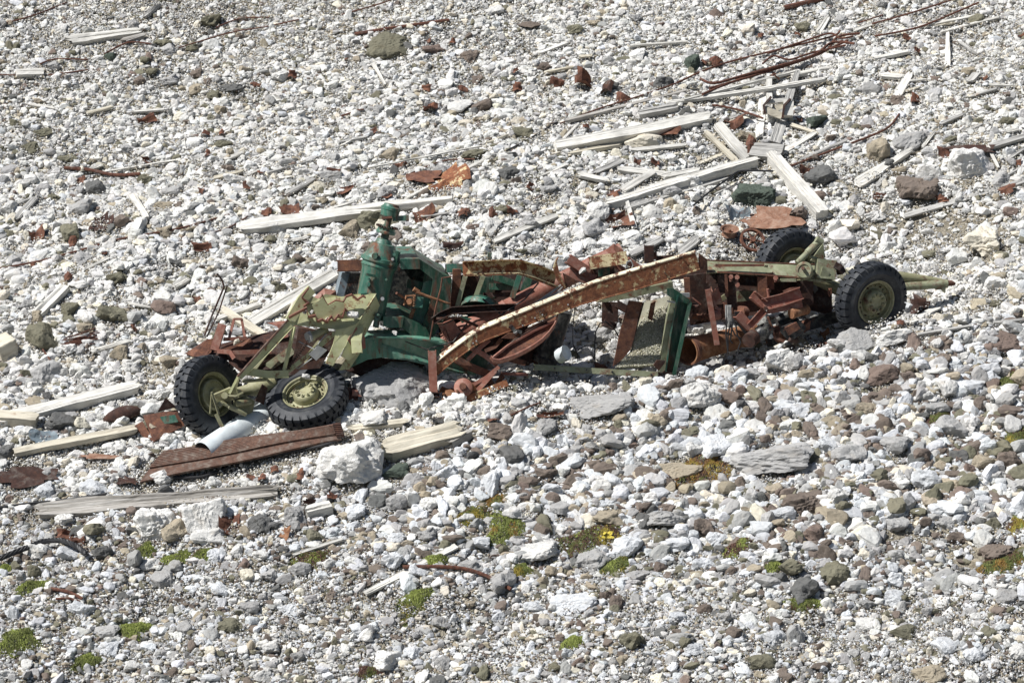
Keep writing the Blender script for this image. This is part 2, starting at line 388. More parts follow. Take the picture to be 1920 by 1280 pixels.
def wheel(px, py, d, n, twist, inner=False, R=.535, W=.27):
    """n = (right, up, toward) of the face that is seen; local z = outer side of the wheel"""
    nv = (RIGHT * n[0] + UP * n[1] + TOW * n[2]).normalized()
    z = -nv if inner else nv
    c = P(px, py, d)
    x = z.orthogonal().normalized(); x = Matrix.Rotation(twist, 3, z) @ x; y = z.cross(x)
    M3 = Matrix((x, y, z)).transposed()
    def pt(r, a, h): return c + M3 @ Vector((r * math.cos(a), r * math.sin(a), h))
    def lath(prof, n=48):
        m = MB(); base = 0
        for r, h in prof:
            for k in range(n): m.v.append(pt(max(r, 1e-4), 2 * math.pi * k / n, h))
        for i in range(len(prof) - 1):
            for k in range(n):
                a = i * n + k; b = i * n + (k + 1) % n; m.f.append((a, b, b + n, a + n))
        return m
    hw = W / 2
    q = R / .535
    rim = lath([(.29 * q, hw - .012), (.305 * q, hw - .008), (.305 * q, hw - .03), (.262 * q, hw - .045), (.255 * q, .02), (.24 * q, -.005), (.235 * q, .03), (.175 * q, .035),
                (.175 * q, .025), (.0, .025), (.0, .012), (.16 * q, .012), (.235 * q, -.02), (.255 * q, -.03), (.262 * q, -hw + .045), (.305 * q, -hw + .03), (.305 * q, -hw + .008), (.29 * q, -hw + .012), (.275 * q, -hw + .03), (.27 * q, -.02), (.27 * q, .02), (.275 * q, hw - .03), (.29 * q, hw - .012)])
    w = rim.build('wheel', MT['olive'], T, True)
    tyre = lath([(.262 * q, hw - .05), (.30 * q, hw - .03), (.318 * q, hw - .005), (.335 * q, hw + .004), (.338 * q, hw - .001), (.40 * q, hw + .012), (.404 * q, hw + .016), (.41 * q, hw + .012), (.455 * q, hw + .002), (.495 * q, hw - .022), (R - .020, hw - .05), (R - .016, 0),
                 (R - .020, -hw + .05), (.495 * q, -hw + .022), (.455 * q, -hw - .002), (.40 * q, -hw - .012), (.335 * q, -hw - .004), (.318 * q, -hw + .005), (.30 * q, -hw + .03), (.262 * q, -hw + .05), (.262 * q, 0), (.262 * q, hw - .05)], 64)
    NL = 30
    for side in (1, -1):
        for k in range(NL):
            a0 = 2 * math.pi * (k + (.5 if side < 0 else 0)) / NL; da = math.pi / NL * .74
            rows = [(.452 * q, hw + .003, .82), (.50 * q, hw - .006, .95), (R - .008, hw - .016, 1.05), (R + .004, hw - .05, 1.05), (R + .006, .055, .9), (R + .006, -.012, .7)]
            vs = []
            for r, h, s in rows:
                sk = (hw - h) * .5
                for e in (-1, 1): vs.append(pt(r, a0 + e * da * s + sk * .5, h * side))
            inn = [(.44 * q, hw - .03), (.475 * q, hw - .035), (R - .05, hw - .045), (R - .04, hw - .07), (R - .04, .055), (R - .04, -.012)]
            for (r, h), (_, h0, s) in zip(inn, rows):
                sk = (hw - h0) * .5
                for e in (-1, 1): vs.append(pt(r, a0 + e * da * s + sk * .5, h * side))
            fs = []
            for i in range(5):
                a = 2 * i; fs += [(a, a + 1, a + 3, a + 2), (a, a + 2, a + 14, a + 12), (a + 1, a + 13, a + 15, a + 3)]
            fs += [(0, 12, 13, 1), (10, 11, 23, 22)]
            tyre.add(vs, fs)
    tyre.build('tyre', M_TYRE, w, True)
    if not inner:
        hub = lath([(.172 * q, .02), (.168 * q, hw - .04), (.155 * q, hw - .005), (.14 * q, hw + .008), (.082 * q, hw + .010), (.078 * q, hw + .002), (0, hw + .002)])
        hub.build('hub', MT['olive'], w, True)
        for i in range(10):
            a = 2 * math.pi * i / 10
            m = MB(); m.tube([pt(.112 * q, a, hw), pt(.112 * q, a, hw + .034)], .021, 6); m.tube([pt(.112 * q, a, hw + .03), pt(.112 * q, a, hw + .05)], .010, 6)
            m.build('wheel_nut', MT['olive'], w)
        for i in range(8):
            a = 2 * math.pi * (i + .3) / 8
            m = MB(); m.tube([pt(.086 * q, a, hw), pt(.086 * q, a, hw + .02)], .008, 6); m.build('hub_bolt', MT['olive'], w)
        for i in range(18):
            a = 2 * math.pi * i / 18
            m = MB(); m.tube([pt(.218 * q, a, .03), pt(.218 * q, a, .062)], .012, 6); m.build('rim_bolt', MT['darkrust_and_shade' if i % 3 == 0 else 'olive'], w)
        if True:
            m = MB(); nn = 48
            for a_ in range(nn): m.v.append(pt(.225 * q, 6.2832 * a_ / nn, .03))
            for a_ in range(nn): m.v.append(pt(.245 * q, 6.2832 * a_ / nn, .048))
            for a_ in range(nn): m.v.append(pt(.262 * q, 6.2832 * a_ / nn, .03))
            for j in range(2):
                for k in range(nn): m.f.append((j * nn + k, j * nn + (k + 1) % nn, (j + 1) * nn + (k + 1) % nn, (j + 1) * nn + k))
            m.build('rim_ring', MT['olive'], w, True)
    else:
        dr = lath([(.21 * q, .0), (.215 * q, -.05), (.205 * q, -.105), (.18 * q, -.115), (.175 * q, -.10), (.09, -.10), (.085, -.15), (.05, -.155), (0, -.155)])
        dr.build('brake_drum', MT['olive'], w, True)
    return w, c, nv
w1 = wheel(392, 741, .30, (.74, .12, .66), .2, True)
w2 = wheel(576, 746, .05, (-.20, .72, .66), .5, False, .55)
w3 = wheel(1481, 501, .75, (.50, -.22, .84), .1, True)
w4 = wheel(1633, 563, .10, (.50, -.24, .83), .3, False)

# --- left axle, steering and brake gear
turned('axle_tube', (398, 748, .12), (520, 716, .35), [(0, 0), (0, .06), (.08, .075), (.2, .06), (.55, .075), (.62, .11), (.8, .12), (.95, .09), (1, .03)], 'olive', T)
poly('axle_bracket', [(402, 740, .0), (432, 727, .02), (452, 731, .05), (458, 742, .05), (430, 752, .02), (407, 753, 0)], .07, 'olive', T)
pipe('tie_rod', [(455, 715, -.05), (500, 711, -.02), (510, 720, 0)], .022, 'olive', T)
turned('shock_absorber', (414, 754, -.02), (462, 776, .0), [(0, 0), (0, .025), (.3, .025), (.32, .038), (1, .038), (1, 0)], 'olive', T, 12)
poly('spring_hanger', [(445, 735, .1), (478, 752, .1), (474, 772, .1), (458, 782, .1), (445, 765, .1)], .03, 'olive', T)
bar('brake_lever', [(397, 735, -.08), (394, 775, -.08)], .015, .03, 'olive', T)
bar('brake_lever', [(397, 735, -.1), (410, 776, -.1)], .015, .03, 'olive', T)
bar('drag_link', [(405, 776, -.1), (414, 795, -.12), (421, 806, -.14)], .03, .045, 'olive', T)
pipe('pivot_bolt', [(421, 741, -.06), (421, 743, .03)], .045, 'olive', T)
pipe('pivot_bolt', [(413, 757, -.06), (413, 758, .03)], .036, 'olive', T)
poly('shackle_plate', [(430, 735, 0), (450, 708, 0), (444, 728, 0), (449, 745, 0), (441, 748, 0)], .02, 'olive', T)
bar('step_bracket', [(428, 741, -.03), (442, 742, -.06), (456, 735, -.06)], .05, .025, 'olive', T)
poly('angle_bracket', [(479, 751, -.05), (492, 720, -.08), (502, 727, 0), (495, 759, .02)], .012, 'darkrust_and_shade', T)
turned('spring_eye', (440, 757, 0), (470, 752, .1), [(0, 0), (0, .05), (.4, .06), (1, .05), (1, 0)], 'olive', T, 14)
# --- yellow-green sub frame with the saw-tooth plates
poly('frame_arm', [(445, 705, -.12), (490, 654, -.06), (543, 595, .05), (556, 606, .05), (510, 656, -.05), (453, 711, -.12)], .05, 'lime', T)
poly('frame_arm_edge', [(445, 705, -.13), (490, 654, -.07), (543, 595, .04), (545, 597, .04), (492, 656, -.07), (447, 707, -.13)], .05, 'brown', T)
bar('frame_arm', [(543, 602, .05), (566, 562, .15), (584, 542, .22)], .06, .13, 'lime', T, 'C')
bar('frame_rail', [(446, 706, .05), (430, 738, .0)], .05, .03, 'lime', T)
PL = [(538, 598, .05), (556, 574, .1), (572, 574, .12), (580, 552, .17), (596, 560, .18), (610, 551, .2), (640, 556, .22), (662, 552, .22), (690, 549, .22), (706, 550, .22), (690, 582, .12), (668, 611, .03), (651, 619, 0), (628, 617, 0), (585, 612, .02), (545, 609, .04)]
poly('front_plate', PL, .015, 'lime', T)
def strip(name, pts, h, mat, par, lift=.07):      # upright strip standing off the plate
    m = MB(); off = TOW * lift * .8 + UP * lift * .25
    for a, b in zip(pts[:-1], pts[1:]):
        A, B = P(*a), P(*b); m.prism([A, B, B + off, A + off], (B - A).cross(off).normalized() * .012)
    return m.build(name, MT[mat], par)
c1 = lambda l, d: [(300 + a / 2.667, 380 + b / 2.667, d) for a, b in l]
zz = c1([(645, 578), (700, 548), (735, 530), (745, 575), (780, 568), (790, 596), (812, 588), (835, 600), (858, 572), (872, 592), (892, 566), (912, 578), (925, 535), (940, 545)], .02)
strip('saw_tooth_strip', zz, .03, 'red', T, .12)
strip('saw_tooth_strip', c1([(745, 432), (712, 478), (748, 505), (720, 525)], .12), .03, 'red', T, .09)
strip('saw_tooth_strip', c1([(800, 488), (812, 462), (840, 515), (880, 492), (915, 500), (930, 472), (960, 462), (988, 486), (1015, 468), (1030, 476)], .1), .03, 'red', T, .09)
poly('tooth_plate', c1([(760, 512), (800, 486), (812, 470), (840, 515), (880, 494), (918, 500), (925, 540), (890, 566), (872, 590), (856, 572), (836, 598), (812, 586), (792, 594), (780, 566)], .0), .012, 'lime', T)
poly('plate_return', [(667, 611, .02), (704, 553, .18), (713, 575, .28), (684, 630, .15)], .012, 'lime', T)
poly('folded_flange', [(666, 611, 0), (652, 638, -.05), (668, 664, 0), (686, 652, .1), (684, 631, .1)], .012, 'red', T)
poly('folded_flange', [(652, 638, -.05), (640, 668, -.05), (655, 676, 0), (668, 664, 0)], .012, 'lime', T)
poly('frame_leg', [(630, 618, -.02), (651, 614, -.02), (671, 606, 0), (650, 645, -.05), (624, 686, -.1), (611, 681, -.1), (625, 645, -.05)], .05, 'lime', T)
poly('frame_leg', [(668, 640, .12), (680, 655, .12), (655, 692, .1), (636, 694, .1)], .03, 'lime', T)
bar('strut', [(552, 612, .05), (533, 694, .05)], .03, .045, 'lime', T)
bar('strut', [(628, 624, .05), (582, 663, .08), (541, 695, .08)], .03, .06, 'lime', T)
bar('cross_member', [(463, 696, -.02), (500, 702, 0), (540, 701, .05)], .08, .10, 'lime', T, 'C')
bar('cross_member', [(600, 640, .25), (560, 690, .25)], .04, .06, 'olive', T)
bar('cross_member', [(505, 655, .3), (475, 695, .3)], .04, .05, 'olive', T)
bar('cross_member', [(550, 655, .4), (497, 693, .42)], .1, .12, 'sage', T)
turned('hydraulic_ram', (582, 631, .05), (612, 617, .15), [(0, 0), (0, .07), (.12, .075), (.14, .055), (.8, .055), (.85, .06), (1, .06), (1, 0)], 'olive', T, 18)
turned('ram_end_cap', (577, 633, .03), (583, 630, .06), [(0, 0), (0, .072), (1, .072), (1, 0)], 'grey', T, 18)
m = MB(); pa, pb = P(578, 638, .06), P(538, 693, .06)
hel = [pa.lerp(pb, i / 110) + (RIGHT * math.cos(i * .9) * .022 + TOW * math.sin(i * .9) * .022) for i in range(111)]
m.tube(hel, .008, 5); m.build('coil_spring', MT['darkrust_and_shade'], T, True)
poly('tag_plate', [(579, 664, -.02), (597, 648, -.02), (614, 656, -.02), (593, 676, -.02)], .006, 'grey', T)
pipe('hose', [(585, 672, 0), (560, 690, .1), (535, 690, .1)], .008, 'grey', T)
# --- rusty junk behind the first wheel
bar('box_beam', [(402, 657, .5), (417, 608, .6)], .1, .11, 'red', T, up=RIGHT)
poly('torn_sheet', [(347, 662, .6), (388, 636, .75), (404, 634, .8), (396, 660, .6), (385, 668, .5), (362, 668, .5)], .01, 'rust', T)
poly('torn_sheet', [(400, 660, .6), (440, 640, .8), (470, 634, .8), (480, 660, .7), (440, 668, .55)], .01, 'rust', T)
poly('torn_sheet', [(425, 660, .5), (520, 640, .8), (545, 610, .9), (560, 640, .8), (500, 690, .45), (450, 696, .3), (430, 680, .4)], .01, 'darkrust_and_shade', T)
bar('stand_leg', [(430, 632, .6), (439, 598, .7)], .03, .035, 'red', T, up=RIGHT)
bar('stand_leg', [(459, 632, .6), (453, 598, .7)], .03, .035, 'red', T, up=RIGHT)
bar('stand_top', [(438, 598, .7), (454, 598, .7)], .05, .03, 'red', T)
bar('stand_base', [(420, 636, .55), (462, 634, .6)], .06, .05, 'red', T)
bar('cross_bar', [(437, 661, .4), (508, 658, .45)], .05, .06, 'red', T, 'L')
bar('cross_bar', [(408, 658, .45), (432, 660, .4), (440, 672, .35)], .05, .06, 'red', T, 'L')
bar('cross_bar', [(520, 612, .8), (565, 607, .8)], .06, .05, 'red', T, 'L')
bar('cross_bar', [(500, 640, .6), (540, 628, .6)], .05, .05, 'red', T, 'L')
bar('cross_bar', [(470, 690, .3), (520, 670, .5)], .04, .04, 'darkrust_and_shade', T, 'L')
pipe('bent_rod', [(383, 630, .6), (398, 590, .7), (420, 538, .8), (417, 526, .8), (407, 513, .8)], .014, 'darkrust_and_shade', T, 6)
pipe('bent_rod', [(388, 631, .62), (410, 585, .7), (423, 545, .8), (426, 536, .8)], .011, 'darkrust_and_shade', T, 6)
# --- green gearbox mast
A0, A1 = (691, 590, .45), (731, 400, .55)
L_ = (P(*A1) - P(*A0)).length
u = lambda x: x / L_
turned('gearbox', A0, A1, [(-.03, 0), (-.03, .2), (0, .215), (.16, .215), (.26, .218), (.44, .222), (.475, .235), (.48, .245), (.492, .245), (.496, .235), (.515, .23), (.53, .262), (.56, .262), (.565, .235), (.60, .21), (.66, .185), (.70, .165), (.705, .12), (.745, .10), (.75, .055), (.76, 0)], 'teal', T, 40)
turned('drive_shaft', A0, A1, [(.74, 0), (.74, .055), (.8, .055), (.81, .045), (.99, .045), (1.0, 0)], 'green', T, 16)
turned('sprocket', A0, A1, [(.80, .05), (.80, .128), (.815, .135), (.825, .132), (.835, .118), (.855, .118), (.86, .132), (.87, .128), (.87, .05)], 'teal', T, 28)
m = MB(); ax = (P(*A1) - P(*A0)); t_ = ax.normalized(); ux = t_.orthogonal().normalized(); wx = t_.cross(ux)
for k in range(22):
    a = 2 * math.pi * k / 22; cdir = ux * math.cos(a) + wx * math.sin(a)
    m.frame_box(P(*A0) + ax * .868 + cdir * .138, cdir * .012, t_.cross(cdir) * .009, t_ * .012)
m.build('sprocket_teeth', MT['darkrust_and_shade'], T)
turned('shaft_cap', A0, A1, [(.965, 0), (.965, .09), (.975, .122), (1.03, .128), (1.035, .135), (1.06, .135), (1.07, .11), (1.09, .10), (1.095, 0)], 'teal', T, 28)
bar('cap_arm', [(737, 410, .5), (766, 409, .5)], .09, .07, 'teal', T)
pipe('cap_pin', [(732, 402, .5), (734, 393, .5)], .03, 'rust', T)
bar('cap_strap', [(716, 409, .38), (735, 407, .36)], .03, .03, 'rust', T)
for k, (a, b) in enumerate(((739, 477), (736, 486), (733, 495))): pipe('flange_bolt', [(a, b, .25), (a, b, .33)], .022, 'grey' if k == 1 else 'teal', T, 6)
bar('clamp_flange', [(748, 472, .45), (741, 503, .43)], .07, .05, 'teal', T, up=RIGHT)
bar('clamp_flange', [(742, 470, .42), (735, 501, .4)], .10, .09, 'green', T, up=RIGHT)
bar('clamp_flange', [(710, 588, .25), (704, 614, .22)], .10, .08, 'teal', T, up=RIGHT)
for a, b in ((709, 590), (707, 599), (705, 608)): pipe('flange_bolt', [(a, b, .15), (a, b, .22)], .02, 'teal', T, 6)
for a, b, r in ((690, 533, .03), (692, 524, .018), (724, 524, .018), (717, 560, .026), (684, 508, .0)):
    if r: pipe('gearbox_plug', [(a, b, .22), (a, b, .29)], r, 'grey' if r == .026 else 'teal', T, 12)
bar('lifting_lug', [(686, 514, .23), (704, 518, .24)], .05, .03, 'green', T)
bar('lifting_lug', [(676, 552, .23), (690, 551, .24)], .05, .025, 'green', T)
turned('oil_seal', (704, 478, .3), (702, 480, .25), [(0, 0), (0, .04), (1, .04), (1, 0)], 'teal', T, 14)
# --- green housing round it
c2 = lambda l, d: [(600 + a / 4.267, 380 + b / 4.267, d) for a, b in l]
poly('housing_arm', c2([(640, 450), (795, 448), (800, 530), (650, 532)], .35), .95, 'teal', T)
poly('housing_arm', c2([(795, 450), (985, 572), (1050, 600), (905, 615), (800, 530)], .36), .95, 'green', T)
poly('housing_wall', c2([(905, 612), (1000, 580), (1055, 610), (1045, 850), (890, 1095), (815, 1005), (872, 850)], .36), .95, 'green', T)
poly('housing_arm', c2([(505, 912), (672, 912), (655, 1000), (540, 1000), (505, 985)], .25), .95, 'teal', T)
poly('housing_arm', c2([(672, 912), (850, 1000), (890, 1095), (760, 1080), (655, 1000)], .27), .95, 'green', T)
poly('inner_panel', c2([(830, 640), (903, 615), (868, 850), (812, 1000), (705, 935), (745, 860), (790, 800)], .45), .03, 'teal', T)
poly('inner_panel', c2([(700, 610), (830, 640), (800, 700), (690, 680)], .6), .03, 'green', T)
poly('shade_back_plate', c2([(560, 440), (960, 560), (960, 1060), (480, 980)], 1.25), .04, 'black', T)  # black colour stands for the shade deep inside the housing
poly('inner_rib', c2([(740, 850), (765, 850), (735, 945), (705, 935)], .4), .05, 'orange', T)
pipe('lever_shaft', c2([(612, 722)], .2) + c2([(720, 795)], .4), .018, 'rust', T)
bar('linkage_block', c2([(745, 790), (820, 800)], .3), .08, .14, 'teal', T)
bar('linkage_fork', c2([(670, 800), (760, 825)], .28), .02, .02, 'orange', T)
bar('linkage_fork', c2([(690, 745), (765, 740)], .28), .02, .02, 'orange', T)
bar('linkage_fork', c2([(672, 820), (692, 742)], .28), .02, .02, 'orange', T)
turned('linkage_gear', *[c2([(712, 790)], .25)[0], c2([(722, 796)], .33)[0]], [(0, 0), (0, .04), (1, .055), (1, 0)], 'orange', T, 14)
m = MB(); pa, pb = P(*c2([(755, 735)], .25)[0]), P(*c2([(752, 830)], .25)[0])
m.tube([pa.lerp(pb, i / 60) + RIGHT * math.cos(i * .8) * .017 + TOW * math.sin(i * .8) * .017 for i in range(61)], .006, 5); m.build('small_spring', MT['orange'], T)
pipe('adjuster_nut', c2([(750, 690), (790, 715)], .22), .035, 'orange', T, 6)
pipe('control_rod', c2([(770, 715), (850, 745), (1045, 812)], .2), .018, 'orange', T, 8, [.022, .02, .013])
pipe('brake_pipe', c2([(1055, 590), (1010, 598), (978, 600), (965, 690), (925, 840), (880, 1095)], .15), .011, 'rust', T, 6)
# --- channel beam and radiator left of the gearbox
bar('channel_beam', c2([(135, 505), (350, 502)], .6), .16, .15, 'rust', T, 'C')
poly('radiator_side', c2([(180, 565), (245, 560), (215, 680), (185, 790), (125, 790), (150, 670)], .6), .3, 'bluegrey', T)
for i in range(7):
    a = 245 + i * 13; bar('radiator_fin', c2([(a, 560), (a - 52, 765)], .66), .25, .016, 'black', T, up=RIGHT)
poly('radiator_back', c2([(240, 560), (340, 560), (300, 780), (185, 780)], .8), .02, 'black', T)
poly('torn_sheet', [(585, 560, .6), (608, 540, .6), (630, 545, .6), (633, 565, .6), (610, 560, .5)], .01, 'red', T)
poly('torn_sheet', [(500, 605, .9), (545, 600, .9), (570, 585, .9), (545, 620, .8)], .01, 'red', T)
# --- big lower green beam
G1 = [(672, 645, .2), (690, 634, .2), (735, 632, .15), (790, 636, .12), (830, 642, .12), (862, 656, .12), (885, 682, .15), (893, 703, .2), (862, 700, .2), (838, 694, .18), (800, 684, .15), (760, 675, .15), (715, 670, .18), (690, 674, .2), (668, 684, .22), (655, 690, .25)]
poly('lower_beam', G1, .35, 'tealbeam', T)
poly('beam_gusset', c2([(430, 1090), (500, 1092), (480, 1215), (455, 1160)], .08), .03, 'teal', T)
bar('beam_lip', [(700, 632, .05), (760, 633, .05), (822, 640, .05)], .1, .02, 'teal', T)
poly('torn_panel', [(704, 625, .45), (728, 620, .5), (745, 632, .4), (700, 634, .35)], .01, 'black', T)
# --- posts and footings below it
bar('post', [(810, 657, -.05), (813, 735, -.1)], .1, .11, 'red', T, 'C', up=RIGHT)
bar('foot_channel', [(660, 736, .15), (740, 742, .1), (803, 752, 0)], .1, .085, 'red', T, 'C')
bar('foot_channel', [(790, 739, -.1), (824, 740, -.12)], .12, .07, 'darkrust_and_shade', T, 'O')
poly('foot_plate', [(652, 726, .2), (690, 728, .2), (770, 748, .05), (803, 768, 0), (790, 778, 0), (700, 765, .05), (655, 752, .1)], .02, 'rust', T)
# --- bent cream and rust channels
bar('bent_channel', [(869, 503, .05), (940, 500, .05), (972, 500, .05), (1002, 509, .1), (1045, 526, .2)], .14, .185, 'creamweb', T, 'O')
bar('channel_lip', [(871, 517, -.03), (940, 515, -.03), (968, 513, -.03), (1000, 522, .02), (1041, 538, .1)], .02, .012, 'cream', T)
bar('bent_channel', [(812, 602, .1), (826, 592, .1), (848, 582, .08), (900, 579, .05), (966, 576, .05)], .12, .10, 'darkrust_and_shade', T, 'O')
bar('channel_flange', [(818, 597, .08), (860, 596, .08), (895, 611, .12)], .06, .03, 'rust', T)
def fbeam(name, top, bot, mat, fl=.15, tilt=35, th=.014, d0=0, topmat=None):
    A = [P(*p) for p in top]; B = [P(*p) for p in bot]; back = Vector((0, math.cos(math.radians(tilt)), math.sin(math.radians(tilt))))
    m = MB(); n = len(A)
    for i in range(n - 1):
        m.add([A[i], A[i + 1], B[i + 1], B[i]] + [q + Vector((0, th, 0)) for q in (A[i], A[i + 1], B[i + 1], B[i])],
              [(0, 1, 2, 3), (7, 6, 5, 4), (0, 4, 5, 1), (3, 2, 6, 7)] + ([(0, 3, 7, 4)] if i == 0 else []) + ([(1, 5, 6, 2)] if i == n - 2 else []))
    o = m.build(name, MT[mat], T)
    for L, lab, off in ((A, 'top_flange', .002), (B, 'bottom_flange', 0)):
        m = MB()
        for i in range(n - 1):
            sh = Vector((0, -.006, off))
            a, b = L[i] + sh, L[i + 1] + sh; up = Vector((0, 0, th if lab == 'top_flange' else -th))
            fa, fb_ = (fl * (1 - .62 * (i / (n - 1)) ** 1.5), fl * (1 - .62 * ((i + 1) / (n - 1)) ** 1.5)) if lab == 'top_flange' else (fl, fl)
            m.add([a, b, b + back * fb_, a + back * fa] + [q + up for q in (a, b, b + back * fb_, a + back * fa)],
                  [(0, 1, 2, 3), (7, 6, 5, 4), (0, 4, 5, 1), (3, 2, 6, 7)] + ([(0, 3, 7, 4)] if i == 0 else []) + ([(1, 5, 6, 2)] if i == n - 2 else []))
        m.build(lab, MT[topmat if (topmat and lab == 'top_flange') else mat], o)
    return o
top = [(806, 690, -.1), (842, 661, -.1), (880, 633, -.1), (905, 618, -.1), (940, 603, -.1), (1030, 566, -.1), (1120, 530, -.1), (1210, 502, -.1), (1304, 474, -.1)]
bot = [(817, 704, -.1), (852, 675, -.1), (886, 650, -.1), (910, 637, -.1), (945, 624, -.1), (1033, 592, -.1), (1090, 570, -.1), (1200, 540, -.1), (1312, 504, -.1)]
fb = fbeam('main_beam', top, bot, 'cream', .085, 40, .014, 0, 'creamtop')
for st in ([(1005, 582), (1008, 588)], [(1008, 585), (1010, 583)], [(1010, 581), (1012, 588)], [(1013, 584), (1011, 585), (1012, 587), (1014, 586), (1013, 580)], [(1016, 579), (1017, 585)], [(1018, 578), (1019, 584)], [(1021, 578), (1019, 581), (1021, 584)]):
    m = MB(); m.tube([P(x_, y_, -.108) for x_, y_ in st], .0035, 5); m.build('painted_mark', MT['black'], fb)
poly('beam_end_box', [(1312, 476, -.08), (1326, 486, .1), (1327, 508, .12), (1313, 504, -.08)], .02, 'rust', T)
for x, y in ((887, 643), (893, 639), (1003, 596), (1017, 590), (1065, 571), (980, 610), (1247, 512), (1219, 500), (1280, 484)):
    m = MB(); m.tube([P(x, y, -.118), P(x, y, -.09)], .011, 8); m.build('bolt_or_hole', MT['darkrust_and_shade' if x > 1200 else 'grey'], fb)
# --- red drum / boom
turned('boom_cylinder', (826, 643, .32), (1062, 522, .52), [(0, 0), (0, .07), (.035, .07), (.04, .15), (.055, .15), (.06, .13), (.14, .135), (.3, .14), (.5, .135), (.52, .142), (.53, .13), (.9, .125), (1, .12)], 'red', T, 32)
turned('boom_cylinder', (1062, 522, .52), (1165, 470, .65), [(0, .1), (0, .12), (.3, .12), (.9, .11), (1, .11), (1, 0)], 'red', T, 24)
m = MB(); a = P(826, 643, .32); b = P(1062, 522, .52); axd = (b - a).normalized(); u1 = axd.orthogonal().normalized(); u2 = axd.cross(u1)
for k in range(10):
    cc = a + (b - a) * .035 + (u1 * math.cos(k * .628) + u2 * math.sin(k * .628)) * .12; m.tube([cc, cc + (b - a).normalized() * -.03], .014, 6)
m.build('flange_bolt', MT['red'], T)
c3 = lambda l, d: [(760 + a / 3.556, 440 + b / 3.556, d) for a, b in l]
poly('junction_box', c3([(262, 598), (325, 572), (372, 655), (300, 705)], .1), .14, 'red', T)
poly('junction_box', c3([(218, 600), (262, 598), (300, 705), (285, 720)], .12), .1, 'red', T)
bar('band_clamp', c3([(262, 640), (300, 740)], .1), .03, .03, 'red', T, up=RIGHT)
for k in range(4): pipe('pull_wire', c3([(800 + k * 8, 495), (900 + k * 10, 430), (1040 + k * 3, 330)], .12), .006, M_WIRE, T, 5)
for k in range(3): pipe('pull_wire', c3([(900 + k * 12, 440), (1000 + k * 9, 390), (1050, 345)], .1), .005, M_WIRE, T, 5)
poly('cover_plate', c3([(1022, 150), (1010, 180), (1030, 260), (1070, 350), (1060, 362), (1010, 300), (985, 225), (1005, 165)], .0), .03, 'cream', T)
poly('cover_plate', c3([(1050, 255), (1133, 300), (1075, 352)], .02), .03, 'rust', T)
# --- curved red drum shell
sh = [(1020, 535), (1015, 575), (995, 620), (960, 670), (915, 715), (860, 755), (800, 790), (740, 820), (680, 842), (625, 858), (585, 852), (568, 832)]
ins = [(1000, 545), (950, 575), (880, 612), (800, 655), (740, 700), (690, 745), (640, 790), (580, 832)]
c3d = lambda l, o=0: [(760 + a / 3.556, 440 + b / 3.556, .06 + o - .50 * (b - 540) / 320) for a, b in l]
poly('drum_side', c3d(sh[:-1] + ins[::-1][:-1]), .02, 'rust', T)
m = MB(); A = [P(*q) for q in c3d(sh, -.01)]
for i in range(len(A) - 1):
    off = TOW * .07 + UP * .05; m.prism([A[i], A[i + 1], A[i + 1] + off, A[i] + off], (A[i + 1] - A[i]).cross(off).normalized() * .014)
m.build('drum_rim', MT['red'], T)
bar('drum_rib', c3d([(570, 830), (690, 735), (860, 640), (1010, 570)], -.03), .05, .025, 'red', T)
bar('drum_rib', c3d([(640, 790), (730, 700), (940, 580)], -.02), .05, .02, 'darkrust_and_shade', T)
poly('drum_inside', c3([(560, 825), (700, 700), (860, 600), (1020, 530), (960, 620), (740, 790)], .34), .02, 'darkrust_and_shade', T)
# --- brackets and struts in the middle
bar('strut', c3([(415, 742), (520, 800), (612, 868)], .0), .05, .07, 'red', T, 'L')
bar('strut', c3([(560, 700), (490, 760), (415, 835)], -.02), .05, .055, 'red', T)
bar('strut', c3([(640, 695), (600, 745), (530, 775)], .1), .05, .05, 'rust', T)
bar('strut', c3([(250, 755), (310, 815), (440, 885), (580, 940)], .05), .08, .10, 'rust', T, 'C')
bar('strut', c3([(625, 880), (540, 950), (450, 1000)], -.05), .04, .05, 'red', T)
bar('strut', c3([(600, 905), (530, 985), (465, 1055)], -.08), .04, .06, 'red', T)
bar('strut', c3([(540, 950), (585, 1015)], .0), .04, .08, 'rust', T)
bar('strut', c3([(690, 830), (800, 858)], .0), .05, .07, 'rust', T, 'L')
bar('strut', c3([(640, 925), (815, 932)], .1), .05, .04, 'red', T)
poly('bracket_plate', c3([(640, 690), (690, 655), (780, 655), (770, 698)], -.12), .015, 'rust', T)
bar('beam_clip', c3([(700, 605), (725, 640), (775, 650)], -.14), .04, .05, 'black', T)
pipe('clip_bolt', c3([(733, 648), (734, 650)], -.2) + c3([(733, 648)], -.1), .03, 'grey', T, 6)
bar('cream_channel', c3([(372, 1118), (520, 1050), (680, 985)], -.15), .06, .09, 'cream', T, 'C')
poly('torn_sheet', c3([(600, 985), (640, 920), (665, 950), (625, 1000)], .05), .01, 'rust', T)
poly('torn_sheet', c3([(310, 960), (560, 930), (600, 1010), (460, 1040), (340, 1010)], .25), .02, 'darkrust_and_shade', T)
turned('gear_housing', *[c3([(250, 1075)], -.1)[0], c3([(370, 1110)], -.05)[0]], [(0, 0), (0, .09), (.25, .12), (.5, .11), (.6, .09), (1, .09), (1, 0)], 'orange', T, 20)
turned('gear_housing', *[c3([(300, 1130)], -.18)[0], c3([(310, 1060)], .02)[0]], [(0, 0), (0, .075), (.3, .09), (.6, .10), (1, .10)], 'orange', T, 18)
turned('hand_wheel', *[c3([(383, 1010)], -.2)[0], c3([(392, 1030)], -.05)[0]], [(0, 0), (0, .03), (.1, .035), (.1, .09), (.25, .125), (.5, .125), (.6, .115), (.7, .125), (1, .12), (1, 0)], 'red', T, 24)
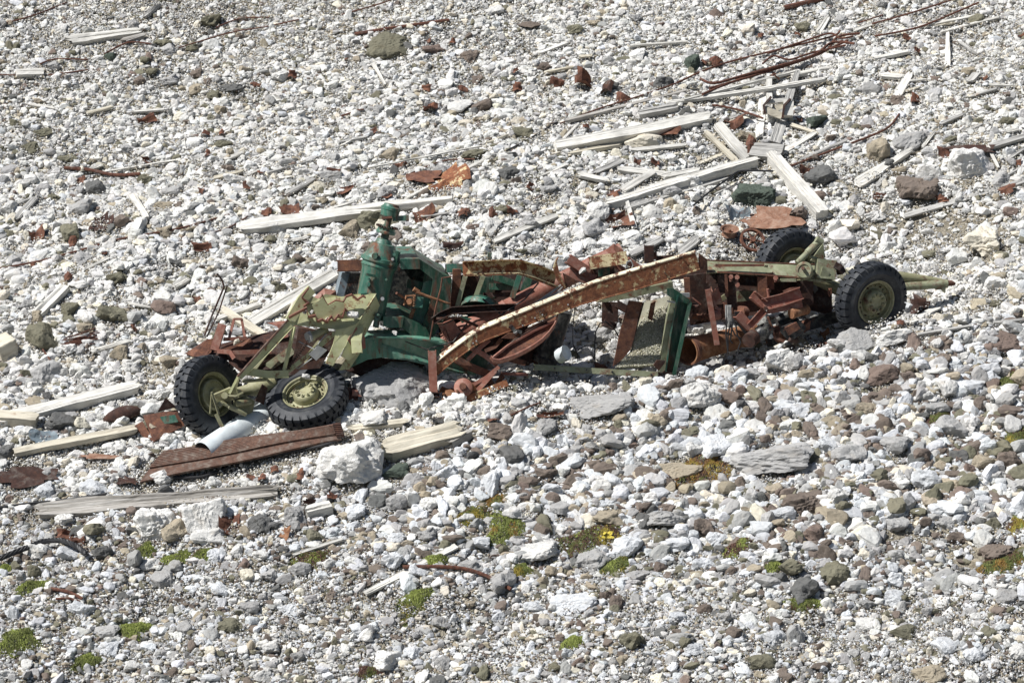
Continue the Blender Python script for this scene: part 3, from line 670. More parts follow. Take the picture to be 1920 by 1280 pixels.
turned('hand_wheel_hub', *[c3([(382, 1008)], -.24)[0], c3([(384, 1012)], -.18)[0]], [(0, 0), (0, .045), (1, .05), (1, 0)], 'rust', T, 14)
turned('gear_housing', *[c3([(395, 1030)], -.05)[0], c3([(480, 1040)], .1)[0]], [(0, 0), (0, .12), (.5, .13), (1, .10), (1, 0)], 'orange', T, 18)
poly('housing_flange', c3([(218, 1060), (245, 1010), (300, 1030), (340, 1060), (300, 1085), (245, 1090)], -.02), .04, 'orange', T)
for x, y in ((255, 1060), (270, 1120), (320, 1110), (350, 1085), (250, 1095), (345, 1040)): pipe('housing_bolt', c3([(x, y)], -.22) + c3([(x, y)], -.1), .018, 'orange', T, 6)
for x, y in ((884, 498), (905, 512), (930, 497), (958, 512), (985, 517), (1020, 530)): pipe('bolt_or_hole', [(x, y, -.08), (x, y, .0)], .012, 'darkrust_and_shade', T, 6)
for x, y in ((1040, 690), (1100, 693), (1148, 697), (1221, 702)): pipe('bolt_or_hole', [(x, y, -.075), (x, y, .0)], .014, 'black', T, 8)  # black discs stand for the dark bolt holes in the lower rail
pipe('hose', [(905, 560, .1), (940, 590, .0), (985, 560, .05), (1010, 530, .1)], .012, 'black', T, 6)
pipe('hose', [(760, 640, .1), (800, 655, .0), (850, 640, .05), (880, 600, .2)], .010, 'black', T, 6)
pipe('hose', [(560, 640, .1), (590, 655, .0), (600, 640, .0), (612, 625, .1)], .009, 'grey', T, 6)
bar('box_channel', [(672, 612, .1), (668, 640, .0), (670, 662, -.05)], .12, .14, 'lime', T, 'C', up=RIGHT)
poly('plate_shade_sheet', [(560, 615, .35), (640, 622, .35), (600, 690, .2), (545, 695, .2)], .02, 'darkrust_and_shade', T)  # dark sheet added to stand for the shade under the front plate
# --- interior frames behind the channels
c4 = lambda l, d: [(1000 + a / 4.572, 440 + b / 4.572, d) for a, b in l]
poly('rust_panel', c3([(318, 232), (372, 232), (368, 480), (305, 492)], .45), .05, 'rust', T)
poly('rust_panel', c3([(372, 270), (500, 275), (462, 430), (330, 485), (350, 380)], .55), .03, 'darkrust_and_shade', T)
bar('frame_post', c3([(345, 480), (400, 275)], .42), .05, .06, 'sage', T, up=RIGHT)
bar('frame_post', c3([(520, 275), (462, 430)], .4), .06, .06, 'sage', T, up=RIGHT)
bar('frame_post', c3([(765, 265), (712, 420)], .35), .06, .07, 'teal', T, up=RIGHT)
bar('frame_post', c3([(830, 270), (790, 380)], .7), .08, .1, 'green', T, up=RIGHT)
bar('frame_slat', c3([(580, 278), (740, 330)], .7), .05, .09, 'green', T)
bar('frame_slat', c3([(560, 345), (740, 350)], .75), .05, .09, 'green', T)
bar('frame_slat', c3([(520, 400), (700, 400)], .8), .05, .06, 'darkrust_and_shade', T)
bar('frame_slat', c3([(560, 120), (556, 280)], .75), .04, .05, 'teal', T, up=RIGHT)
poly('back_frame', c3([(500, 280), (590, 290), (600, 420), (520, 440), (450, 430)], .9), .03, 'green', T)
poly('tank', c3([(800, 285), (900, 290), (985, 300), (990, 330), (880, 350), (770, 380)], .8), .4, 'black', T)
turned('oil_can_dome', *[c3([(498, 505)], .35)[0], c3([(510, 430)], .45)[0]], [(0, .27), (.25, .27), (.3, .25), (.55, .24), (.6, .25), (.7, .22), (.9, .16), (1, .05), (1, 0)], 'teal', T, 32)
bar('teal_cap', c3([(272, 225), (390, 222)], .6), .2, .11, 'teal', T)
poly('teal_panel', c3([(360, 545), (450, 560), (560, 540), (540, 590), (380, 600)], .3), .02, 'teal', T)
poly('inner_shell', c3([(380, 760), (480, 740), (560, 800), (540, 900), (430, 880), (300, 860)], .35), .05, 'green', T)
for i, (a, b, c_, d_) in enumerate(((850, 830, 880, 1010), (870, 760, 690, 860), (930, 600, 1040, 500))): pass
turned('hanging_cylinder', *[c3([(925, 850)], .5)[0], c3([(1030, 500)], .5)[0]], [(0, 0), (0, .17), (.1, .19), (.12, .17), (.9, .18), (1, .18), (1, 0)], 'black', T, 28)
poly('shade_panel', c3([(560, 800), (800, 790), (900, 860), (880, 930), (640, 920)], .75), .03, 'darkrust_and_shade', T)
# --- top scraps on the boom
c4b = [('angle_piece', [(478, 245), (800, 195)], 'creamweb', .09, .17, 'L'), ('scrap_bar', [(295, 205), (385, 265), (470, 325)], 'red', .09, .13, 'C'), ('scrap_bar', [(300, 325), (400, 355), (525, 395)], 'red', .1, .15, 'C'),
       ('scrap_bar', [(640, 155), (690, 105), (735, 150)], 'red', .06, .09, 'L'), ('scrap_bar', [(690, 255), (760, 300), (800, 330)], 'red', .06, .08, 'C'), ('scrap_bar', [(800, 215), (880, 275), (930, 300)], 'red', .07, .09, 'C'), ('scrap_bar', [(400, 250), (420, 330)], 'red', .04, .06, 'box')]
for i, (nm, l, mt_, w_, h_, k_) in enumerate(c4b): bar(nm, c4(l, .12 + .04 * i), w_, h_, mt_, T, k_)
poly('scrap_box', c4([(500, 270), (690, 235), (700, 350), (540, 385)], .22), .03, 'darkrust_and_shade', T)
poly('scrap_box_window', c4([(555, 300), (655, 280), (655, 340), (560, 358)], .2), .012, 'green', T)
poly('scrap_box', c4([(470, 230), (505, 275), (540, 380), (520, 380)], .2), .03, 'rust', T)
bar('short_post', c4([(990, 88), (992, 240)], .35), .09, .13, 'darkrust_and_shade', T, 'C', up=RIGHT)
bar('short_post', c4([(1040, 150), (1040, 210)], .35), .05, .06, 'rust', T, 'box', up=RIGHT)
for k in range(3): pipe('wire_loop', c4([(790 + 8 * k, 290), (800, 240 - 5 * k), (835, 225 - 4 * k), (855, 260), (840, 300)], .05), .008, M_WIRE, T, 5)
bar('thin_beam', c4([(1050, 205), (1200, 190)], .4), .05, .06, 'darkrust_and_shade', T)
poly('teal_tip', c3([(555, 118), (578, 122), (570, 165), (548, 165)], .8), .03, 'teal', T)
# --- green hopper
poly('hopper_rail', c4([(540, 580), (640, 535), (760, 498), (1195, 402), (1200, 455), (830, 545), (620, 578)], .1), .12, 'sage', T)
poly('hopper_side', c4([(820, 565), (935, 580), (900, 700), (865, 880), (830, 990), (770, 1060), (685, 1128), (740, 850)], .15), .03, 'rust', T)
HB = [(920, 585, .62), (1180, 520, .66), (1225, 560, .62), (1150, 900, .3), (1110, 1112, .10), (700, 1150, .06), (830, 1000, .2)]
poly('hopper_back', [(*c4([q[:2]], q[2])[0],) for q in HB], .03, 'plaster', T)
poly('hopper_rib', c4([(925, 590), (950, 585), (890, 800), (870, 870)], .3), .04, 'darkrust_and_shade', T)
poly('hopper_rib', c4([(1010, 590), (1050, 570), (1020, 740), (985, 720)], .3), .04, 'rust', T)
poly('hopper_column', c4([(1195, 500), (1238, 515), (1160, 900), (1130, 1180), (1078, 1178), (1105, 1000), (1150, 700)], .05), .1, 'sage', T)
poly('hopper_column', c4([(1238, 515), (1355, 570), (1290, 830), (1215, 1195), (1130, 1172), (1170, 850)], .09), .03, 'green', T)
bar('column_flange', c4([(1342, 575), (1270, 900), (1205, 1195)], .02), .12, .05, 'green', T, up=RIGHT)
bar('column_flange', c4([(1240, 520), (1175, 850), (1135, 1172)], .02), .05, .02, 'teal', T, up=RIGHT)
poly('corner_gusset', c4([(1143, 462), (1200, 458), (1350, 562), (1345, 600), (1220, 562), (1150, 520)], .04), .02, 'green', T)
poly('corner_gusset', c4([(1150, 565), (1215, 575), (1215, 590), (1150, 575)], .0), .03, 'grey', T)
poly('corner_plate', c4([(1250, 500), (1340, 500), (1340, 540), (1290, 530)], .08), .03, 'grey', T)
poly('column_foot', c4([(1030, 1120), (1060, 1075), (1135, 1080), (1120, 1110), (1075, 1165)], -.02), .03, 'darkrust_and_shade', T)
poly('column_foot', c4([(1130, 1168), (1215, 1190), (1190, 1205), (1110, 1185)], .0), .1, 'darkrust_and_shade', T)
bar('lower_rail', [(1001, 688, .1), (1110, 695, .05), (1232, 702, 0)], .1, .078, 'sage', T, 'C')
bar('rear_post', c4([(660, 570), (655, 740)], .5), .12, .22, 'darkrust_and_shade', T, 'C', up=RIGHT)
bar('rear_foot', c4([(600, 750), (700, 790)], .45), .1, .1, 'darkrust_and_shade', T)
bar('rear_rail', c4([(710, 590), (800, 640)], .45), .06, .1, 'darkrust_and_shade', T, 'C')
bar('rail_angle', c4([(880, 470), (1150, 390)], .2), .06, .05, 'rust', T)
# --- right-hand chassis; recessed panels use rust darkened to stand for shade
c5 = lambda l, d: [(1260 + a / 4.57, 420 + b / 4.57, d) for a, b in l]
c6 = lambda l, d: [(1380 + a / 4.266, 400 + b / 4.266, d) for a, b in l]
poly('chassis_rail', c5([(298, 312), (1040, 345), (1371, 352)], .3) + c5([(1371, 490), (1180, 490), (1060, 455), (380, 412), (298, 418)], .08), .02, 'sage', T)
bar('rail_flange', c5([(298, 310), (660, 325), (1040, 340), (1371, 350)], .32), .06, .015, 'rust', T)
bar('rail_flange', c5([(385, 412), (700, 430), (1060, 458)], .1), .12, .022, 'rust', T)
bar('chassis_rail', c6([(640, 440), (790, 455)], .14), .15, .26, 'sage', T)
bar('guide_bar', c5([(372, 355), (790, 352)], .08), .04, .035, 'rust', T)
pipe('guide_bolt', c5([(790, 352), (820, 356)], .06), .03, 'olive', T, 6)
bar('lower_chassis_rail', c5([(300, 450), (560, 470), (800, 485)], .22), .06, .17, 'darkrust_and_shade', T, 'O')
bar('lower_chassis_rail', c5([(560, 520), (760, 560), (1100, 540)], .5), .08, .10, 'darkrust_and_shade', T, 'C')
bar('lower_chassis_rail', c5([(440, 720), (600, 715), (770, 690)], .4), .08, .16, 'rust', T, 'C')
bar('upright', c5([(505, 425), (515, 710)], .12), .1, .13, 'darkrust_and_shade', T, 'C', up=RIGHT)
bar('upright', c5([(462, 430), (470, 620)], .05), .03, .04, 'rust', T, up=RIGHT)
bar('upright', c5([(770, 445), (778, 655)], .1), .1, .13, 'rust', T, 'C', up=RIGHT)
bar('upright', c5([(835, 415), (845, 560)], .1), .05, .10, 'rust', T, 'C', up=RIGHT)
bar('upright', c5([(420, 430), (430, 585)], .14), .08, .10, 'darkrust_and_shade', T, 'C', up=RIGHT)
poly('gear_box_side', c5([(1105, 492), (1212, 465), (1212, 690), (1140, 700), (1105, 660)], .08), .25, 'darkrust_and_shade', T)  # rust darkened because this side sits in a shaded recess
poly('deep_panel', c5([(850, 490), (1110, 500), (1110, 640), (850, 600)], .4), .03, 'darkrust_and_shade', T)  # recess shade put into the dark rust colour
poly('olive_sub_plate', c5([(555, 580), (740, 548), (742, 640), (562, 672)], .5), .02, 'sage', T)
poly('olive_sub_plate', c5([(400, 640), (450, 600), (470, 640), (410, 672)], .6), .02, 'olive', T)
poly('side_panel', c5([(125, 440), (300, 420), (320, 560), (290, 800), (160, 860), (130, 700)], .65), .03, 'darkrust_and_shade', T)  # interior shade put into the dark rust colour
bar('hanger_strap', c5([(125, 460), (135, 640)], .2), .04, .08, 'rust', T, up=RIGHT)
pipe('small_bracket', c5([(165, 625), (245, 690)], .1), .012, 'red', T)
turned('small_bracket', *[c5([(200, 690)], .1)[0], c5([(200, 750)], .15)[0]], [(0, 0), (0, .05), (.4, .06), (.6, .04), (1, .05), (1, 0)], 'darkrust_and_shade', T, 12)
pipe('exhaust_pipe', c5([(170, 785), (240, 800), (330, 800)], .3), .04, 'rust', T)
for k in range(3): pipe('exhaust_clamp', c5([(250 + 30 * k, 799), (262 + 30 * k, 800)], .3), .055, 'rust', T)
turned('pivot_wheel', *[c5([(1130, 395)], -.05)[0], c5([(1145, 402)], .12)[0]], [(0, 0), (0, .022), (.1, .022), (.1, .075), (.02, .08), (.02, .10), (.12, .118), (.4, .118), (.5, .105), (1, .105), (1, 0)], 'sage', T, 32)
pipe('pivot_bolt', c5([(1122, 378)], -.1) + c5([(1124, 380)], .0), .024, 'rust', T, 6)
poly('wedge_lug', c5([(1290, 368), (1352, 420), (1335, 472), (1262, 468)], .04), .08, 'sage', T)
bar('slack_adjuster', c5([(930, 480), (1060, 480)], .0), .04, .045, 'sage', T)
pipe('slack_adjuster', c5([(1060, 482), (1120, 478), (1180, 460), (1212, 420)], .0), .013, 'olive', T, 6)
for q in (([(500, 445), (505, 490)], .0), ([(555, 450), (558, 525)], .0), ([(885, 455), (890, 495)], .0), ([(820, 555), (832, 650)], .02)):
    pipe('rod_end', c5(q[0], q[1]), .02, 'red', T, 8)
for q in ((505, 452), (560, 520), (558, 455), (888, 462), (832, 638)): pipe('rod_nut', c5([q], -.06) + c5([q], .0), .035, 'red', T, 6)
turned('rear_shock', *[c6([(488, 398)], .1)[0], c6([(668, 222)], .25)[0]], [(0, 0), (0, .04), (.45, .042), (.46, .052), (.93, .052), (.94, .03), (1, .035), (1, 0)], 'sage', T, 18)
pipe('shock_eye', c6([(640, 205), (690, 235)], .22), .045, 'sage', T, 12)
poly('shock_bracket', c6([(598, 378), (655, 300), (700, 240), (712, 405), (640, 400)], .35), .03, 'sage', T)
bar('shock_stay', c6([(590, 345), (640, 360), (715, 405)], .2), .04, .035, 'sage', T)
pipe('rear_axle', c6([(420, 430), (640, 520), (1050, 720)], .5), .09, 'olive', T, 14)
bar('tail_bracket', c6([(780, 410), (830, 440), (845, 480)], .12), .1, .09, 'darkrust_and_shade', T)
pipe('ring_hook', c6([(750, 600), (740, 630), (748, 660), (762, 640), (760, 600)], .02), .016, 'rust', T, 6)
pipe('tow_bar', c6([(1300, 505), (1500, 525), (1690, 548)], .5), .05, 'olive', T, 12, [.075, .055, .03])
pipe('tow_bar', c6([(1330, 585), (1500, 575), (1690, 562)], .45), .06, 'sage', T, 12)
pipe('tow_pin', c6([(1680, 558), (1725, 558), (1752, 565)], .45), .04, 'rust', T, 10, [.045, .04, .02])
poly('tow_lug', c6([(1575, 590), (1680, 590), (1670, 640), (1640, 610), (1600, 612)], .4), .03, 'sage', T)
# --- far side of the wreck; dark sheets added to darken the shaded gaps
bar('far_rail', [(1130, 520, 1.0), (1320, 505, 1.05), (1560, 512, 1.1)], .1, .22, 'darkrust_and_shade', T, 'C')
poly('far_shade_panel', [(1290, 520, .85), (1420, 520, .85), (1420, 590, .7), (1350, 600, .7), (1295, 610, .7)], .03, 'darkrust_and_shade', T)  # dark fill added behind the chassis for its inner shade
poly('far_shade_panel', [(1420, 520, .9), (1560, 530, .95), (1560, 590, .8), (1490, 575, .75), (1420, 580, .75)], .03, 'darkrust_and_shade', T)
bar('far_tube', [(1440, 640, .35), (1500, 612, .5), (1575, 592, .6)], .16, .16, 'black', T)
poly('floor_shade_sheet', [(455, 690, .35), (500, 640, .6), (560, 610, .75), (625, 625, .6), (600, 690, .4), (540, 705, .3)], .02, 'darkrust_and_shade', T)  # dark fill added for the shade between the frame arms
poly('floor_shade_sheet', [(350, 665, .7), (430, 640, .85), (520, 618, .95), (560, 615, .95), (500, 670, .6), (400, 675, .55)], .02, 'darkrust_and_shade', T)
poly('inner_shade_sheet', [(855, 520, .95), (905, 505, 1.0), (1040, 520, 1.0), (1030, 560, .9), (960, 590, .85), (860, 590, .85)], .03, 'darkrust_and_shade', T)  # dark fill added for the shade behind the bent channels
poly('inner_shade_sheet', [(820, 600, .5), (960, 580, .6), (1000, 600, .6), (960, 650, .5), (880, 680, .4), (830, 650, .4)], .03, 'darkrust_and_shade', T)
poly('inner_shade_sheet', [(880, 650, .55), (1000, 610, .6), (1010, 690, .5), (960, 715, .4), (890, 705, .4)], .03, 'darkrust_and_shade', T)
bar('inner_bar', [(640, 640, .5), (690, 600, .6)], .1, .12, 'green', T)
poly('under_shade_sheet', [(640, 690, .5), (690, 668, .5), (900, 690, .5), (890, 720, .4), (700, 715, .4)], .03, 'darkrust_and_shade', T)  # dark fill added for the shade below the green beam
# --- Y shaped bracket
bar('y_bracket', c5([(775, 690), (940, 650), (1110, 590)], -.15), .08, .17, 'red', T, 'O')
bar('y_bracket', c5([(810, 730), (960, 705), (1112, 675)], -.12), .08, .13, 'red', T, 'C')
bar('y_bracket', c5([(690, 605), (735, 645), (790, 690)], -.15), .08, .12, 'red', T, 'O')
bar('y_bracket', c5([(795, 735), (735, 800), (668, 875)], -.15), .06, .10, 'red', T, 'C')
bar('y_bracket', c5([(960, 600), (1020, 575), (1090, 570)], -.05), .06, .10, 'rust', T, 'C')
bar('y_bracket', c5([(560, 770), (610, 830), (665, 890)], -.1), .08, .13, 'red', T, 'C')
pipe('y_bolt', c5([(800, 722)], -.25) + c5([(800, 722)], -.1), .03, 'darkrust_and_shade', T, 6)
bar('leaning_post', c5([(305, 558), (345, 790), (385, 1032)], -.05), .06, .075, 'red', T, up=RIGHT)
bar('loop_bracket', c5([(340, 565), (370, 560), (400, 665)], .05), .06, .1, 'red', T, 'C', up=RIGHT)
bar('loop_bracket', c5([(335, 600), (370, 720), (415, 735)], .02), .05, .04, 'red', T)
turned('bearing', *[c5([(345, 790)], -.02)[0], c5([(430, 760)], .1)[0]], [(0, 0), (0, .07), (.5, .08), (.55, .05), (1, .05), (1, 0)], 'red', T, 16)
bar('bearing_arm', c5([(400, 710), (415, 800)], .05), .06, .09, 'rust', T, up=RIGHT)
def pulley(a, b, r, mat, par, n=5):
    prof = [(0, 0), (0, r * .55)]
    for k in range(n):
        prof += [(k / n, r), ((k + .35) / n, r), ((k + .5) / n, r * .82), ((k + .65) / n, r * .82)]
    prof += [(1, r), (1, 0)]
    m = MB(); m.lathe(a, b, prof, 26); return m.build('pulley', MT[mat], par)
pulley(P(*c5([(580, 755)], .0)[0]), P(*c5([(622, 760)], .05)[0]), .09, 'rust', T, 4)
pipe('pulley_shaft', c5([(530, 750), (580, 757)], .03), .02, 'rust', T)
# ------------------------------------------------------------ loose machine parts under the wreck
cp = thing('culvert_pipe', P(*c5([(150, 1180)], .3)[0]), 'wide rusty open pipe half buried under the right end of the truck wreck', 'pipe')
turned('pipe_shell', *[c5([(135, 1085)], .05)[0], c5([(700, 940)], .75)[0]], [(0, .17), (0, .19), (.05, .185), (.3, .165), (1, .15), (1, .13), (.3, .145), (0, .165)], 'orange', cp, 40)
turned('pipe_lip', *[c5([(132, 1086)], .04)[0], c5([(160, 1078)], .09)[0]], [(0, .172), (0, .20), (1, .20), (1, .172), (0, .172)], 'rust', cp, 40)
eng = thing('engine', P(*c5([(1000, 1030)], 0)[0]), 'black and rusty engine block lying on its side left of the right near wheel', 'engine')
poly('engine_block', c5([(935, 885), (1095, 822), (1150, 880), (1120, 940), (1020, 1000), (985, 985), (930, 930)], -.2), .3, 'black', eng)
poly('side_cover', c5([(968, 890), (1068, 840), (1102, 895), (1000, 955)], -.24), .05, 'rust', eng)
poly('engine_end', c5([(1140, 860), (1190, 830), (1180, 900), (1130, 935)], -.1), .2, 'rust', eng)
turned('air_cylinder', *[c5([(1020, 770)], -.2)[0], c5([(1160, 730)], -.05)[0]], [(0, 0), (0, .065), (.1, .075), (.12, .065), (.88, .065), (.9, .075), (1, .065), (1, 0)], 'orange', eng, 18)
turned('flywheel_housing', *[c5([(955, 955)], -.1)[0], c5([(860, 905)], .05)[0]], [(0, 0), (0, .12), (.3, .12), (1, .06), (1, 0)], 'rust', eng, 24)
pipe('starter_motor', c5([(900, 830), (1000, 780)], .05), .07, 'black', eng, 14)
turned('oil_filter', *[c5([(1000, 980)], -.2)[0], c5([(1060, 1000)], -.1)[0]], [(0, 0), (0, .04), (1, .05), (1, 0)], 'darkrust_and_shade', eng, 12)
bar('stay', c5([(822, 795), (850, 880), (875, 945)], -.2), .02, .03, 'rust', eng, up=RIGHT)
bar('stay', c5([(860, 960), (960, 1005)], -.2), .02, .04, 'rust', eng)
pm = thing('pump', P(*c5([(760, 1000)], 0)[0]), 'black cast pump with a rusty grooved pulley lying left of the engine', 'pump')
turned('pump_body', *[c5([(725, 950)], -.2)[0], c5([(855, 890)], -.1)[0]], [(0, 0), (0, .07), (.1, .09), (.3, .105), (.35, .085), (.45, .085), (.5, .11), (.8, .105), (.85, .06), (1, .06), (1, 0)], 'black', pm, 20)
pipe('pump_port', c5([(800, 900), (820, 850)], -.2), .045, 'black', pm, 12)
pipe('pump_port', c5([(830, 930), (850, 975)], -.2), .035, 'grey', pm, 12)
pipe('pump_shaft', c5([(700, 965), (730, 948)], -.2), .03, 'grey', pm)
pulley(P(*c5([(655, 1000)], -.3)[0]), P(*c5([(705, 960)], -.18)[0]), .10, 'darkrust_and_shade', pm, 5)

m = MB()
for k in range(5): m.tube([P(*q) for q in c5([(460 + 11 * k, 695), (462 + 11 * k, 800), (480 + 14 * k, 870)], -.05)], .009, 6)
for k in range(3): m.tube([P(*q) for q in c5([(478 + 12 * k, 700), (482 + 12 * k, 830)], -.07)], .007, 6)
o = m.build('drive_belt', M_WIRE, None, True, P(*c5([(480, 700)], 0)[0])); tag(o, 'bundle of sunlit pale drive belts hanging below the right chassis rail', 'drive belts')
m = MB()
for k in range(4): m.tube([P(*q) for q in c5([(540 + 9 * k, 750), (560 + 12 * k, 850), (620 + 9 * k, 930), (650 + 9 * k, 960)], -.1)], .011, 6)
o = m.build('drive_belt', M_CABLE, None, True, P(*c5([(560, 850)], 0)[0])); tag(o, 'black drive belts running down to the grooved pump pulley', 'drive belts')
m = MB()
for l in ([(470, 800), (462, 950), (475, 1060), (480, 1130)], [(500, 850), (480, 950), (478, 1110)], [(545, 850), (560, 950), (590, 1010), (570, 1060), (560, 1130)], [(585, 1060), (650, 1065), (690, 1060), (712, 1130)], [(500, 870), (540, 950), (600, 985)], [(520, 830), (500, 1000), (520, 1020)]):
    m.tube([P(*q) for q in c5(l, -.12)], .011, 6)
o = m.build('cable', M_CABLE, None, True, P(*c5([(500, 1000)], 0)[0])); tag(o, 'tangle of black cables dangling in front of the rusty open pipe', 'cable')
m = MB()
for k in range(4): m.tube([P(*q) for q in c5([(150 - 9 * k, 730), (125 - 6 * k, 780), (125 - 5 * k, 940)], .05)], .011, 6)
o = m.build('cable', M_CABLE, None, True, P(*c5([(130, 800)], 0)[0])); tag(o, 'black cables hanging just right of the green hopper column', 'cable')
m = MB()
for l in (c3([(1132, 480), (1115, 620), (1118, 730), (1150, 800), (1150, 850)], .35), c3([(1110, 800), (1200, 740), (1280, 720)], .4)): m.tube([P(*q) for q in l], .007, 6)
o = m.build('wire', M_CABLE, None, True, P(*c3([(1130, 700)], .35)[0])); tag(o, 'thin dark wire hanging under the middle of the long bent beam', 'wire')
m = MB(); m.tube([P(*q) for q in c4([(530, 1100), (525, 950), (535, 830), (570, 760), (620, 745), (690, 800), (735, 880)], .35)], .009, 6)
o = m.build('wire', M_CABLE, None, True, P(*c4([(530, 950)], .35)[0])); tag(o, 'bent dark wire loop standing in the gap left of the hopper', 'wire')
can = MB(); can.lathe(P(*c4([(215, 1040)], .2)[0]), P(*c4([(285, 1010)], .12)[0]), [(0, 0), (0, .10), (.1, .11), (.9, .105), (.95, .11), (1, .11), (1, .10), (.95, .09), (.95, 0)], 28)
o = can.build('bucket', MT['pale'], None, True, P(*c4([(240, 1030)], .3)[0])); tag(o, 'battered white enamel bucket lying under the long beam', 'bucket')

# ------------------------------------------------------------ things lying on the slope
FOOT = []                                            # footprints: (x0,y0,x1,y1,halfwidth)
def foot(a, b, hw): FOOT.append((a.x, a.y, b.x, b.y, hw))
def slope_obj(name, A, B, mesh_fn, mat, roll=0.0):
    d = B - A; X_ = d.normalized(); n = gnormal((A.x + B.x) / 2, (A.y + B.y) / 2); Y_ = n.cross(X_).normalized(); Z_ = X_.cross(Y_)
    R3 = Matrix((X_, Y_, Z_)).transposed() @ Matrix.Rotation(roll, 3, 'X')
    o = bpy.data.objects.new(name, mesh_fn(d.length)); COL.objects.link(o)
    o.matrix_world = Matrix.Translation((A + B) / 2) @ R3.to_4x4(); return o
def board_mesh(name, L, w, t, mat, ragged, taper=1.0, seed=0, bow=0.0):
    """weathered timber: grain lines, splits that open toward the ends, frayed ends, slight warp"""
    r = random.Random(seed * 31 + 5); n = max(6, int(L / .10)); m = MB(); w *= .9; nt_ = 8
    us = [-1, -.97] + sorted(r.uniform(-.85, .85) for _ in range(nt_ - 2)) + [.97, 1]
    cut = [0, 0] + [(r.random() ** 3) * .55 if r.random() < .6 else 0 for _ in range(nt_ - 2)] + [0, 0]
    prof = [(u_, 1 - (.12 if k in (0, len(us) - 1) else 0), cut[k]) for k, u_ in enumerate(us)] + [(1, .2, 0), (.98, -1, 0), (-.98, -1, 0), (-1, .1, 0)]
    k = len(prof); e0 = [abs(r.gauss(0, 1)) * (ragged * 1.1 + .006) for _ in prof]; e1 = [abs(r.gauss(0, 1)) * (ragged * 1.1 + .006) for _ in prof]
    wb, wp = r.uniform(-.012, .012) * L, r.uniform(0, 3); side = r.choice((0, 1)); rot_ = [r.uniform(0, 6.28) for _ in range(4)]
    for i in range(n + 1):
        f = i / n; x = (f - .5) * L; tp = 1 + (taper - 1) * f; op = (f if side else 1 - f)
        ww = w / 2 * tp * (1 + (.05 + ragged * .8) * (math.sin(f * L * 3.1 + rot_[0]) * .6 + math.sin(f * L * 8 + rot_[1]) * .4) - (.25 + 2 * ragged) * ((abs(f - .5) * 2) ** 14) * min(1, ragged * 12))
        for j_, (a_, b_, cu) in enumerate(prof):
            ex = -e1[j_] if i == n else (e0[j_] if i == 0 else 0)
            z = b_ * t / 2 * (1 + .05 * math.sin(f * L * 5 + rot_[2])) - cu * t * (.25 + .75 * op) + r.uniform(-.003, .003)
            m.v.append(Vector((x + ex, a_ * ww + wb * math.sin(math.pi * f + wp) + r.uniform(-.003, .003), z + bow * math.sin(math.pi * f))))
    for i in range(n):
        for j_ in range(k):
            a_ = i * k + j_; b_ = i * k + (j_ + 1) % k; m.f.append((a_, b_, b_ + k, a_ + k))
    m.f.append(tuple(range(k))[::-1]); m.f.append(tuple(n * k + q for q in range(k)))
    return m.mesh(name, mat)
